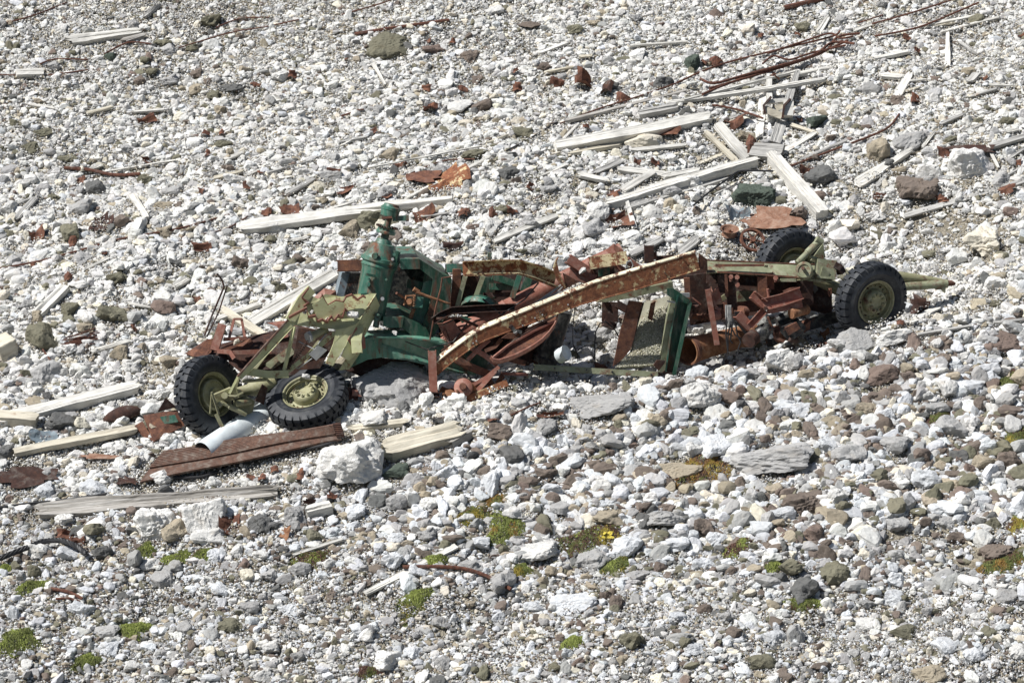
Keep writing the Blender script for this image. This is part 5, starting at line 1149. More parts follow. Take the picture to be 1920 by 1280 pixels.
SCR = [  # x, y, w px, h px, mat, flat, label
 (190, 417, 42, 34, 'darkrust_and_shade', .2, 'dark rusty square sheet standing on the left slope'),
 (70, 440, 26, 20, 'rust', .6, 'rusty scrap hooked over stones left of the dark square sheet'),
 (840, 338, 78, 46, 'cream', .25, 'curved rusty sheet with cream paint above the wreck'),
 (795, 332, 58, 20, 'rust', .1, 'flat brown sheet tucked under the curved rusty sheet'),
 (1450, 410, 105, 34, 'sheet', .15, 'large flat orange rusty sheet above the far rear wheel'),
 (1385, 402, 42, 30, 'bluegrey', .5, 'crumpled blue-grey sheet left of the large orange rusty sheet'),
 (1160, 412, 48, 30, 'rust', .3, 'triangular rusty scrap under the twisted white splinter'),
 (1250, 246, 44, 18, 'rust', .3, 'rusty sheet scrap on the long squared white beam'),
 (1378, 225, 44, 18, 'rust', .7, 'torn rusty sheet right above the nailed plank'),
 (1410, 270, 22, 26, 'rust', .6, 'rusty scrap stuck in the crossed timbers'),
 (1095, 152, 40, 22, 'rust', .7, 'crumpled rusty sheet, largest on the upper middle slope'),
 (1045, 153, 24, 15, 'rust', .5, 'rusty scrap just left of the largest crumpled one on the upper middle slope'),
 (52, 893, 112, 30, 'darkrust_and_shade', .08, 'flat brown rusty sheet strewn with gravel at the lower left edge'),
 (80, 820, 50, 22, 'bluegrey', .3, 'pointed grey-brown sheet under the straight cream batten'),
 (432, 985, 36, 30, 'rust', .5, 'rusty angle scrap right of the big white rock cluster'),
 (535, 998, 16, 18, 'orange', .15, 'small brick-red scrap below the grey stone'),
 (125, 1005, 36, 16, 'rust', .6, 'rusty scraps above the arching braided cable'),
 (148, 1012, 24, 14, 'rust', .5, 'small rusty flap beside the tip of the braided cable'),
 (693, 892, 20, 14, 'orange', .5, 'orange rusty flake at the foot of the large white boulder'),
 (1032, 776, 48, 10, 'rust', .5, 'flat orange rusty flakes in the stones below the middle of the wreck'),
 (380, 462, 36, 14, 'rust', .4, 'bent rusty strip on the slope above the white plank'),
 (542, 393, 34, 20, 'rust', .3, 'rusty scrap on top of the left end of the long white beam'),
 (500, 396, 18, 14, 'rust', .4, 'small rusty scrap just left of the beam top scrap'),
 (275, 222, 32, 12, 'rust', .6, 'twisted rusty scrap on the upper left slope'),
 (748, 305, 26, 16, 'rust', .4, 'rusty scrap by the long very thin lath'),
 (795, 400, 40, 20, 'rust', .5, 'rusty scrap right of the gearbox cap'),
 (870, 398, 24, 18, 'rust', .5, 'rusty scrap on the slope above the cream channel'),
 (850, 458, 34, 12, 'darkrust_and_shade', .4, 'dark brown flake above the green housing'),
 (1135, 168, 26, 18, 'darkrust_and_shade', .5, 'dark rusty scrap right of the largest crumpled one on the upper middle slope'),
 (1168, 186, 24, 16, 'rust', .5, 'rusty scrap at the left end of the trailing wire'),
 (1343, 114, 24, 16, 'rust', .5, 'rusty scrap right of the dark green boulder'),
 (805, 202, 24, 14, 'rust', .6, 'rusty scrap lying on a white stone in the upper middle'),
 (1815, 278, 90, 14, 'darkrust_and_shade', .15, 'long dark rusty strip left of the plank at the right edge'),
 (1770, 284, 24, 16, 'rust', .4, 'rusty scrap left of the long dark rusty strip'),
 (1512, 320, 26, 14, 'rust', .5, 'rusty scrap right of the thick square-ended beam'),
 (1650, 366, 22, 8, 'rust', .4, 'small rusty flake left of the big brown stone'),
 (1888, 354, 30, 12, 'rust', .4, 'rusty flake on the long thin plank near the right edge'),
 (1770, 375, 18, 8, 'rust', .4, 'rusty flake below the big brown stone'),
 (1725, 572, 34, 26, 'darkrust_and_shade', .3, 'brown rusty plate with a round hole right behind the near rear wheel'),
 (1690, 605, 16, 14, 'rust', .4, 'red-brown scrap at the right foot of the near rear wheel'),
 (1545, 622, 16, 14, 'orange', .6, 'crushed rusty can left of the near rear wheel'),
 (185, 855, 70, 8, 'sheet', .2, 'thin orange rusty strip on the lower left stones'),
 (240, 900, 36, 14, 'darkrust_and_shade', .3, 'dark rusty flake at the lower left tip of the ribbed plate'),
 (820, 785, 30, 12, 'black', .3, 'dark bent sheet at the tip of the foot plate'),
 (1128, 690, 26, 12, 'rust', .4, 'rusty flake under the green hopper rail'),
 (480, 158, 18, 8, 'rust', .4, None), (548, 140, 14, 14, 'rust', .4, None), (385, 250, 14, 8, 'rust', .5, None), (415, 248, 10, 8, 'rust', .5, None), (1320, 116, 12, 10, 'rust', .5, None),
 (970, 165, 18, 12, 'rust', .5, None), (868, 165, 16, 10, 'rust', .5, None), (798, 165, 18, 8, 'rust', .5, None), (965, 132, 14, 8, 'rust', .5, None), (848, 78, 12, 10, 'rust', .5, None), (803, 75, 10, 8, 'rust', .5, None),
 (275, 300, 18, 10, 'rust', .5, None), (377, 355, 10, 14, 'rust', .5, None), (388, 288, 10, 12, 'rust', .5, None), (152, 335, 14, 8, 'rust', .5, None), (490, 322, 14, 6, 'rust', .5, None), (465, 347, 18, 10, 'rust', .5, None),
 (62, 495, 10, 6, 'rust', .5, None), (128, 518, 14, 12, 'rust', .4, None), (196, 473, 12, 8, 'rust', .5, None), (136, 452, 16, 14, 'rust', .5, None), (252, 614, 14, 12, 'rust', .5, None), (368, 558, 14, 8, 'rust', .5, None),
 (700, 245, 12, 8, 'rust', .5, None), (650, 110, 10, 6, 'rust', .5, None), (1100, 238, 14, 8, 'rust', .5, None), (1195, 300, 14, 10, 'rust', .5, None), (1228, 302, 16, 10, 'rust', .5, None), (995, 350, 14, 10, 'rust', .5, None), (960, 393, 20, 16, 'rust', .5, None),
 (925, 397, 14, 16, 'rust', .5, None), (1150, 362, 22, 14, 'rust', .5, None), (1452, 143, 22, 14, 'rust', .5, None), (1426, 66, 10, 8, 'rust', .5, None), (1495, 64, 14, 8, 'rust', .5, None), (1700, 70, 16, 8, 'rust', .5, None), (1718, 187, 20, 14, 'rust', .5, None),
 (1720, 95, 12, 8, 'rust', .5, None), (1845, 145, 12, 8, 'rust', .5, None), (1916, 65, 16, 10, 'rust', .5, None), (1497, 222, 12, 8, 'rust', .5, None), (1908, 305, 12, 10, 'rust', .5, None), (1762, 370, 14, 6, 'rust', .5, None), (515, 878, 14, 8, 'rust', .5, None), (470, 892, 14, 8, 'rust', .5, None),
 (490, 895, 14, 8, 'rust', .5, None), (562, 890, 12, 16, 'rust', .5, None), (623, 930, 18, 8, 'rust', .5, None), (580, 942, 22, 10, 'darkrust_and_shade', .5, None), (925, 785, 20, 8, 'rust', .5, None), (625, 318, 24, 8, 'rust', .4, None), (648, 355, 30, 10, 'rust', .4, None), (725, 365, 18, 10, 'rust', .4, None)]
for i, (x, y, w, h, mt_, fl, lab) in enumerate(SCR):
    p = G(x, y, .085 + .15 * fl * h * .0072); s = mpp(p); n_ = gnormal(p.x, p.y)
    o = bpy.data.objects.new('rusty_scrap', scrap_mesh('rusty_scrap', i, MT[mt_], w * s * 1.05, h * s * 1.45, fl)); COL.objects.link(o)
    r = random.Random(i); tilt = r.uniform(-.2, .5)
    q = n_.to_track_quat('Z', 'Y'); yy = Vector((0, 1, .5)); Xx = Vector((1, 0, 0)); Z_ = (n_ + Vector((0, -tilt, 0))).normalized(); Y_ = Z_.cross(Xx).normalized(); Xx = Y_.cross(Z_)
    o.matrix_world = Matrix.Translation(p) @ (Matrix((Xx, Y_, Z_)).transposed() @ Matrix.Rotation(r.uniform(-.3, .3), 3, 'Z')).to_4x4()
    if lab: tag(o, lab, 'scrap metal')
    else: tag(o, near_label('small crumpled rusty flake', x, y), 'scrap metal', 'small rusty flakes scattered among the stones')
    foot(p, p, w * s * (.4 if lab else .25))
# thin splinters among the timber
sr = random.Random(77)
for i in range(46):
    if i < 30: x, y = sr.uniform(1000, 1900), sr.uniform(30, 400)
    elif i < 40: x, y = sr.uniform(420, 960), sr.uniform(250, 460)
    else: x, y = sr.uniform(20, 420), sr.uniform(300, 840)
    if 1400 < x and y > 330: y -= 120
    L_px = sr.uniform(24, 80); an = math.radians(sr.choice((sr.uniform(8, 35), sr.uniform(8, 35), sr.uniform(-60, 80)))); dx, dy = math.cos(an) * L_px / 2, -math.sin(an) * L_px / 2 * .7
    A, B = G(x - dx, y - dy, .055), G(x + dx, y + dy, .06); wd = sr.choice(('white', 'white', 'grey', 'cream')); w = sr.uniform(.03, .07)
    o = slope_obj('splinter', A, B, lambda L: board_mesh('splinter', L, w, .025, MW[wd], .05, sr.uniform(.4, 1), 200 + i, 0), None, sr.uniform(-.4, .4))
    tag(o, near_label('thin %s wood splinter' % {'white': 'white', 'grey': 'grey', 'cream': 'pale cream'}[wd], x, y), 'wood splinter', 'thin wood splinters scattered on the scree'); foot(A, B, w * .4)
# wheels of rusty iron above the chassis
sw = thing('spoked_wheel', G(1411, 452, .08), 'rusty spoked iron wheel lying above the right chassis rail', 'iron wheel')
c = G(1411, 450, .09); n_ = (gnormal(c.x, c.y) + Vector((.25, -.1, 0))).normalized(); ux = n_.orthogonal().normalized(); uy = n_.cross(ux)
m = MB(); m.lathe(c - n_ * .02, c + n_ * .02, [(0, .155), (0, .19), (1, .19), (1, .155), (0, .155)], 36); m.build('wheel_rim', MT['rust'], sw, True)
m = MB(); m.lathe(c - n_ * .03, c + n_ * .03, [(0, 0), (0, .04), (1, .04), (1, 0)], 14); m.build('wheel_hub', MT['rust'], sw, True)
for k in range(6):
    d_ = ux * math.cos(k * 1.047) + uy * math.sin(k * 1.047); m = MB(); m.tube([c + d_ * .03, c + d_ * .165], .012, 6); m.build('spoke', MT['rust'], sw)
dp = thing('dish_pulley', G(1369, 440, .08), 'round rusty dished pulley left of the spoked iron wheel', 'pulley')
c = G(1367, 440, .07); n_ = (gnormal(c.x, c.y) + Vector((.0, .3, 0))).normalized()
m = MB(); m.lathe(c, c + n_ * .10, [(0, 0), (0, .11), (.3, .10), (.7, .10), (.9, .11), (1, .135), (.95, .12), (.5, .08), (.45, .03), (.9, .025), (.9, 0)], 32); m.build('pulley_body', MT['sheet'], dp, True); foot(c, c, .16); c = G(1411, 450, .09); foot(c, c, .22)

# ------------------------------------------------------------ individual rocks
ROCKM = [rock_mesh('rock', 100 + i, 4, MR_OBJ, 8 + i % 5, .038 + .012 * (i % 3)) for i in range(22)]
ROCKBIG = [rock_mesh('boulder', 300 + i, 5, MR_OBJ, 8 + i % 5, .046) for i in range(6)]
def put_rock(x, y, w, h, colr, lab, group=None, k=0, big=False, name='rock', rz=None):
    r = random.Random(int(x * 7 + y * 13 + k)); base = G(x, y + h * .34)
    s = mpp(base); sx = w * s * .62; sz = h * s * .72
    me = (ROCKBIG if big else ROCKM)[r.randrange(6 if big else 22)]
    o = bpy.data.objects.new(name, me); COL.objects.link(o)
    n_ = gnormal(base.x, base.y)
    o.location = base + UP * (h * s * .26) + Vector((0, .25, 0)) * sz
    sy = (sx + sz) * .5 * r.uniform(.8, 1.1)
    ez = r.uniform(-.5, .5) + (math.pi if r.random() < .5 else 0)
    tilt = r.uniform(-.25, .15)
    o.matrix_world = Matrix.Translation(o.location) @ Euler((r.uniform(-.2, .35), tilt, 0)).to_matrix().to_4x4() @ Matrix.Diagonal((sx, sy, sz, 1)) @ Euler((0, 0, ez)).to_matrix().to_4x4()
    c = RC[colr]; v = r.uniform(.9, 1.1); o.color = (c[0] * v, c[1] * v, c[2] * v, 1)
    tag(o, lab, 'rock' if name == 'rock' else 'boulder', group); foot(base, base, sx * .5)
    return o
ROCKS = [
 (732, 84, 82, 40, 'olive', 'large cracked olive boulder on the upper slope'), (812, 93, 50, 20, 'redbrown', 'flat red-brown stone right of the large olive boulder'), (400, 38, 52, 26, 'olive', 'flat olive stone near the top on the left'),
 (1297, 119, 34, 38, 'darkgreen', 'upright dark green rock on the upper right slope'), (1527, 228, 46, 30, 'darkgreen', 'dark green rock right of the broken crate'), (1414, 369, 70, 44, 'darkgreen', 'large green rock below the long split beam'),
 (1537, 331, 54, 38, 'darkgrey', 'dark rock right of the thick square-ended beam'), (1726, 350, 72, 54, 'brown', 'big rounded brown stone on the upper right slope'), (1647, 284, 38, 54, 'tan', 'upright tan-grey stone behind the pointed white plank'),
 (1706, 265, 62, 36, 'grey', 'grey slab stone above the pointed white plank'), (1820, 308, 74, 66, 'white', 'large rough white rock near the right edge of the upper slope'), (1205, 262, 66, 32, 'cream', 'pale boulder resting on the long squared white beam'),
 (1112, 432, 54, 38, 'grey', 'squarish grey stone above the cream channel'), (700, 412, 66, 44, 'olive', 'olive slab just left of the gearbox cap'), (660, 432, 48, 34, 'tan', 'yellow lichened stone left under the olive slab'),
 (905, 200, 44, 26, 'brown', 'brown angular stone in the middle of the upper slope'), (862, 200, 48, 24, 'white', 'flat white stone beside the brown angular stone on the upper slope'), (980, 250, 44, 24, 'olive', 'olive wedge stone above the dark cable'), (893, 288, 48, 22, 'olive', 'olive flat stone above the curved rusty sheet'),
 (732, 291, 42, 22, 'tan', 'tan stone above the long very thin lath'), (950, 325, 44, 22, 'darkgrey', 'dark flaky stone right of the curved rusty sheet'), (1075, 55, 40, 18, 'olive', 'olive stone near the top in the middle'), (995, 46, 58, 12, 'brown', 'flat brown stone near the top in the middle'),
 (928, 20, 36, 16, 'white', 'bright white stone at the top edge'), (425, 164, 54, 14, 'darkgrey', 'dark flat stone of the cluster on the upper left slope'), (365, 170, 36, 22, 'tan', 'tan stone left in the cluster on the upper left slope'), (402, 178, 32, 18, 'olive', 'olive stone below the dark flat one of the upper left cluster'),
 (312, 152, 38, 18, 'grey', 'grey-brown stone above the tan cluster on the upper left slope'), (315, 92, 42, 24, 'grey', 'grey stone right of the splintered upper left beam'), (303, 80, 34, 16, 'olive', 'olive stone at the right end of the splintered beam'), (205, 106, 26, 18, 'darkgreen', 'small green stone below the splintered upper left beam'), (100, 122, 38, 18, 'grey', 'grey block stone right above the squared white block'),
 (370, 138, 26, 18, 'brown', 'brown stone above the upper left cluster'), (392, 154, 24, 18, 'brown', 'dark brown stone touching the dark flat stone'), (128, 298, 38, 16, 'olive', 'olive stone above the short thick rusty rod'), (78, 248, 40, 14, 'olive', 'mossy olive stone near the left edge'), (530, 142, 36, 24, 'white', 'bright white stone beside a rusty flake at upper left'),
 (214, 592, 60, 32, 'olive', 'flat olive-brown slab on the left slope'), (80, 632, 58, 52, 'olive', 'large pointed olive stone near the left edge'), (73, 592, 34, 26, 'tan', 'tan stone at the foot of the wide white board'), (228, 662, 42, 34, 'tan', 'brownish angular stone right of the white splinter'), (80, 700, 60, 40, 'grey', 'long grey stone above the split white log'),
 (748, 716, 140, 78, 'grey', 'big grey-brown boulder under the green beam of the wreck'), (655, 868, 104, 84, 'white', 'large rough white boulder below the ribbed plate'), (1460, 676, 80, 52, 'white', 'bright white rock in front of the pump and engine'), (1487, 680, 44, 34, 'grey', 'grey stone leaning on the right side of the bright white rock'),
 (1308, 738, 84, 56, 'white', 'large smooth white block below the hopper'), (1448, 862, 155, 52, 'grey', 'broad flat grey-brown slab on the right foreground bank'), (1268, 877, 84, 28, 'tan', 'flat tan stone left of the broad slab'), (1505, 1112, 62, 46, 'darkgrey', 'dark grey angular rock in the lower right'), (1115, 755, 130, 40, 'grey', 'long pale greenish slab below the hopper rail'),
 (378, 965, 74, 80, 'white', 'tall white jagged rock in the lower left cluster'), (290, 985, 72, 64, 'white', 'broad white rock at the left of the lower left cluster'), (325, 1000, 62, 42, 'tan', 'tan-grey rock in the front of the lower left cluster'), (388, 1008, 60, 34, 'white', 'flat white rock at the right foot of the lower left cluster'),
 (304, 893, 56, 30, 'white', 'white rock at the lower left end of the ribbed plate'), (552, 970, 46, 42, 'grey', 'blue-grey rock beside the small square-cut white block'), (492, 982, 46, 32, 'darkgrey', 'dark rock left of the blue-grey rock'), (108, 790, 58, 34, 'darkgrey', 'dark stone behind the thick cream beam end'), (240, 772, 40, 24, 'olive', 'olive stone above the curled rusty sheet'),
 (752, 882, 66, 26, 'darkgreen', 'dark green hollow stone right of the large white boulder'), (925, 908, 44, 60, 'bluewhite', 'upright bluish white rock on the bank below the middle of the wreck'), (1022, 890, 50, 28, 'brown', 'brown rough stone on the bank in the middle'), (1242, 970, 78, 32, 'grey', 'flat grey-brown stone in the middle right foreground'),
 (1145, 968, 62, 26, 'tan', 'tan stone above the moss with yellow leaves'), (1105, 1048, 76, 40, 'grey', 'flat speckled grey stone right under the moss with yellow leaves'), (1510, 945, 78, 44, 'brown', 'big brown-grey stone on the right foreground bank'), (1595, 850, 60, 42, 'grey', 'pale grey faceted rock right of the broad slab'), (1550, 835, 44, 36, 'bluewhite', 'bluish white knobby rock right of the broad slab'),
 (1680, 835, 60, 38, 'grey', 'sharp grey rock high on the right foreground bank'), (1575, 930, 36, 40, 'white', 'white stone right of the big brown-grey stone'), (1850, 450, 92, 50, 'cream', 'pale crumbly rock above the near rear wheel at the right'), (1888, 640, 72, 32, 'redbrown', 'pinkish brown stone near the right edge'), (1612, 636, 84, 30, 'grey', 'grey-tan slab in front of the near rear wheel'),
 (1675, 632, 64, 32, 'white', 'white rock at the right foot of the near rear wheel'), (1745, 322, 44, 36, 'white', 'white stone right above the big rounded brown stone'), (1775, 730, 44, 46, 'white', 'upright rough white rock on the right bank'), (803, 462, 44, 36, 'white', 'round white rock above the green housing'), (705, 782, 66, 26, 'white', 'white block in front of the foot channel'),
 (1735, 340, 30, 24, 'grey', 'small grey stone touching the big rounded brown stone'), (1262, 1020, 60, 26, 'bluewhite', 'bluish flat stone in the middle right foreground'), (1345, 1012, 36, 36, 'bluewhite', 'bluish upright stone in the right foreground'), (1322, 992, 40, 34, 'brown', 'brown rounded stone left of the bluish upright stone'), (1525, 1000, 44, 34, 'redbrown', 'reddish brown stone in the lower right'),
 (1470, 965, 48, 32, 'bluewhite', 'bluish white faceted block left of the big brown-grey stone'), (1735, 900, 66, 44, 'bluewhite', 'large bluish white rock at the right of the foreground bank'), (1860, 985, 44, 36, 'olive', 'olive-brown stone near the right edge in the foreground'), (1890, 860, 50, 40, 'brown', 'brown stone by moss at the right edge of the foreground'), (1845, 865, 60, 34, 'tan', 'tan rough stone left of the brown one at the right edge'),
 (1410, 700, 50, 22, 'grey', 'flat grey stone left below the bright white rock'), (1330, 845, 56, 34, 'bluewhite', 'bluish white rock above the orange-yellow moss'), (1300, 848, 30, 38, 'white', 'white upright stone left of the bluish one above the moss'), (1345, 830, 70, 34, 'bluewhite', 'long bluish white rock above the broad slab'), (1500, 770, 66, 34, 'bluewhite', 'layered bluish white rock on the bank right of the smooth block'),
 (1625, 768, 50, 24, 'tan', 'yellowish tan flat stone on the right bank'), (1665, 775, 34, 28, 'bluewhite', 'round bluish stone right of the yellowish flat stone'), (1265, 1160, 40, 30, 'bluewhite', 'bluish stone near the bottom in the middle'), (938, 1095, 56, 44, 'grey', 'grey lumpy rock just below the bent rusty rod'), (1070, 1130, 80, 34, 'bluewhite', 'long pale rock near the bottom in the middle'), (1160, 1130, 30, 30, 'brown', 'brown stone right of the long pale rock near the bottom'),
 (740, 1050, 50, 36, 'bluewhite', 'faceted white rock beside the clean white lath'), (1005, 1030, 78, 36, 'white', 'layered white rock below the mossy mound in the middle'), (500, 815, 10, 8, 'white', None), (965, 960, 50, 26, 'white', 'flat white rock above the mossy mound in the middle'), (915, 925, 50, 30, 'bluewhite', None), (740, 940, 50, 34, 'grey', 'grey stone in the middle below the big timber chunk'),
 (720, 1240, 70, 40, 'white', 'white rock at the bottom edge in the middle'), (1740, 1265, 60, 36, 'tan', 'rounded tan stone at the bottom edge on the right'), (1430, 1240, 56, 30, 'olive', 'olive stone near the bottom edge on the right'), (1700, 1185, 54, 26, 'olive', 'flat olive stone in the lower right corner area'), (1600, 620, 8, 8, 'white', None),
 (1280, 658, 22, 20, 'cream', 'small cream stone at the mouth of the wide rusty pipe'), (1278, 694, 26, 14, 'white', 'white flat stone below the mouth of the wide rusty pipe'),
 (1160, 655, 38, 34, 'grey', 'grey stone behind the gap left of the hopper'), (1125, 630, 50, 30, 'grey', 'dark grey stone seen under the middle of the long beam'), (1180, 612, 44, 30, 'tan', 'pale stone seen through the gap by the hopper'),
 (1840, 735, 44, 30, 'bluewhite', None), (1800, 690, 44, 28, 'bluewhite', None), (1740, 680, 40, 24, 'bluewhite', None),
]
big_named = {'large rough white boulder below the ribbed plate', 'big grey-brown boulder under the green beam of the wreck', 'large cracked olive boulder on the upper slope', 'bright white rock in front of the pump and engine', 'large smooth white block below the hopper'}
nrock = 0
for x, y, w, h, c, lab in ROCKS:
    if lab is None: continue
    b = w >= 70; put_rock(x, y, w, h, c, lab, None, nrock, b, 'boulder' if b else 'rock'); nrock += 1
o = put_rock(737, 575, 1, 1, 'white', 'x') ; bpy.data.objects.remove(o)
def perched(x, y, d, w, colr, lab):
    p = P(x, y, d); s = mpp(p) * w * .6; o = bpy.data.objects.new('rock', rnd.choice(ROCKM)); COL.objects.link(o)
    o.matrix_world = Matrix.Translation(p) @ Euler((.4, .2, x)).to_matrix().to_4x4() @ Matrix.Diagonal((s, s, s * .8, 1)); o.color = (*RC[colr], 1); tag(o, lab, 'rock')
perched(662, 590, -.02, 20, 'white', 'white stone perched on the saw-tooth plate near its right edge')
perched(572, 584, .04, 10, 'white', 'small white stone at the left on the saw-tooth plate')
perched(584, 585, .03, 9, 'white', 'small white stone second from left on the saw-tooth plate')
perched(613, 598, -.02, 9, 'cream', 'small cream stone by the teeth of the lower saw-tooth strip')
perched(574, 706, -.12, 15, 'white', 'white stone resting on the rim of the tilted front wheel')
perched(741, 625, .05, 11, 'white', 'small white stone on the lip of the lower green beam')
perched(1092, 508, .08, 14, 'white', 'grey-white stone caught between the scraps on the red boom')
perched(1489, 496, .35, 16, 'white', 'white stone in the rim of the far rear wheel')
perched(444, 640, .45, 16, 'cream', 'cream stone on the torn rusty sheet behind the front left wheel')
# further large stones, by colour and zone
def zone(x, y):
    if y < 330: return 'on the slope above the wreck', 'above'
    if x < 430 and y < 900: return 'on the slope left of the wreck', 'left'
    if y > 1080: return 'along the bottom of the slope', 'bottom'
    if y > 700 and x > 900: return 'on the right foreground bank', 'bank'
    if y > 830: return 'in the lower left foreground', 'lower left'
    return 'close behind the wreck', 'behind'
CW = {'above': [('white', 5), ('grey', 2), ('olive', 3), ('brown', 2), ('darkgrey', 1), ('tan', 1.5)], 'left': [('white', 6), ('grey', 3), ('olive', 2.2), ('tan', 1.5), ('darkgrey', 1)],
      'behind': [('white', 8), ('grey', 3), ('olive', 1), ('brown', 1)], 'lower left': [('white', 4), ('bluewhite', 4), ('grey', 3), ('brown', 1.5), ('darkgrey', 1)],
      'bank': [('bluewhite', 8), ('grey', 3.5), ('brown', 3.5), ('tan', 2), ('olive', 1.2), ('redbrown', .8)], 'bottom': [('bluewhite', 5), ('white', 3), ('grey', 3), ('brown', 1.6), ('olive', 1)]}
ADJ = dict(white='chalky white', bluewhite='bluish white', grey='mid grey', olive='olive', brown='brown', darkgrey='dark grey', tan='tan', redbrown='red-brown', cream='cream')
pr = random.Random(21); placed = [(r[0], r[1], r[2]) for r in ROCKS]
def in_wreck(x, y):
    return 330 < x < 1760 and (y > 415 + .0 and ((x < 660 and 500 < y < 830) or (660 <= x < 1330 and 470 < y < 770) or (x >= 1330 and 415 < y < 690)))
while nrock < 300:
    x, y = pr.uniform(0, 1920), pr.uniform(10, 1270); zn, zk = zone(x, y)
    bs = {'above': 27, 'left': 36, 'behind': 36, 'lower left': 38, 'bank': 48, 'bottom': 38}[zk]
    if zk == 'above' and pr.random() < .45: continue
    w = bs * pr.uniform(.8, 1.35); h = w * pr.uniform(.5, .8)
    if in_wreck(x, y) or any((x - a) ** 2 + ((y - b) * 1.5) ** 2 < (.55 * (w + c)) ** 2 for a, b, c in placed): continue
    if 240 < x < 680 and 780 < y < 910: continue
    placed.append((x, y, w)); cs = CW[zk]; cl = pr.choices([q[0] for q in cs], [q[1] for q in cs])[0]
    put_rock(x, y, w, h, cl, near_label(f"{'flat' if h < .6 * w else 'blocky'} {ADJ[cl]} stone", x, y), f'larger loose stones {zn}', nrock); nrock += 1

# moss cushions (built further down; their ground is kept clear of stones)
GR, YE, MA, OR_, LG = (.16, .18, .055), (.36, .29, .06), (.14, .075, .055), (.30, .18, .05), (.28, .32, .085)
MOSS = [
 (1315, 892, 62, 26, [GR, MA, OR_, YE, MA], 'largest moss cushion with orange and yellow tips left of the broad flat slab'), (945, 998, 36, 26, [LG, GR, LG, OR_], 'domed green moss mound in the middle of the foreground'), (1095, 1020, 60, 20, [LG, MA, GR, MA], 'long green and maroon moss strip with yellow leaves'),
 (1140, 1005, 26, 16, [YE, YE, MA, GR], 'yellow-leaved plant at the upper end of the long moss strip'), (1385, 1032, 32, 14, [LG, MA, LG], 'green moss tuft right of the middle in the foreground'), (775, 1133, 34, 18, [LG, LG, GR, YE], 'bright green moss tuft near the bottom below the white lath'),
 (585, 1052, 42, 13, [GR, MA, LG, MA], 'maroon and green moss left of the clean white lath'), (385, 1043, 26, 9, [LG, GR, MA], 'moss patch below the lower left rock cluster'), (270, 1037, 22, 10, [LG, GR, GR], 'small green moss patch left of the rock cluster'), (60, 1103, 36, 8, [LG, GR, LG], 'flat green moss left of the short bent rusty rod'),
 (8, 1070, 14, 6, [LG, GR], 'tiny moss patch at the left edge'), (30, 1208, 46, 18, [LG, GR, LG], 'bright green moss in the bottom left corner'), (255, 1184, 30, 14, [LG, LG, GR], 'green moss tuft near the bottom left'), (160, 1246, 28, 9, [LG, GR], 'green moss at the bottom edge on the left'), (890, 970, 40, 12, [MA, YE, GR, MA], 'sparse yellow and dark moss above the domed mound'),
 (1070, 1210, 24, 12, [LG, LG, GR], 'green moss near the bottom in the middle'), (1510, 1138, 40, 10, [MA, GR, LG], 'dark moss under the dark grey angular rock'), (1880, 1062, 50, 16, [MA, GR, OR_], 'maroon moss at the right edge in the foreground'), (1760, 790, 30, 12, [MA, GR, MA], 'maroon moss patch on the upper right bank'),
 (1895, 720, 26, 12, [MA, GR, GR], 'moss at the right edge below the pinkish stone'), (820, 1055, 24, 10, [LG, GR], 'moss beside the clean white lath and the bent rod'), (690, 1264, 26, 8, [GR, MA], 'dark moss at the bottom edge in the middle'), (1905, 825, 26, 16, [YE, GR, MA], 'yellowish moss by the brown stone at the right edge'), (1450, 1068, 20, 7, [LG, GR], 'small moss patch above the dark grey angular rock'),
 (1155, 1065, 30, 12, [LG, GR, YE], 'loose green plants right of the flat speckled stone'), (975, 1075, 22, 9, [LG, GR, YE], 'small moss patch right of the bent rod tip'), (1905, 990, 22, 18, [LG, YE, MA], 'moss clump at the right edge in the lower foreground'), (330, 1052, 30, 8, [GR, LG], 'thin moss strip in front of the lower left rock cluster'), (930, 945, 22, 8, [YE, OR_, GR], 'yellow-tipped moss fleck below the upright bluish rock'),
]
for q in MOSS:
    p = G(q[0], q[1]); s = mpp(p); foot(p - Vector((q[2] * s * .5, q[2] * s * .12, 0)), p + Vector((q[2] * s * .5, q[2] * s * .12, 0)), q[3] * s * .8)
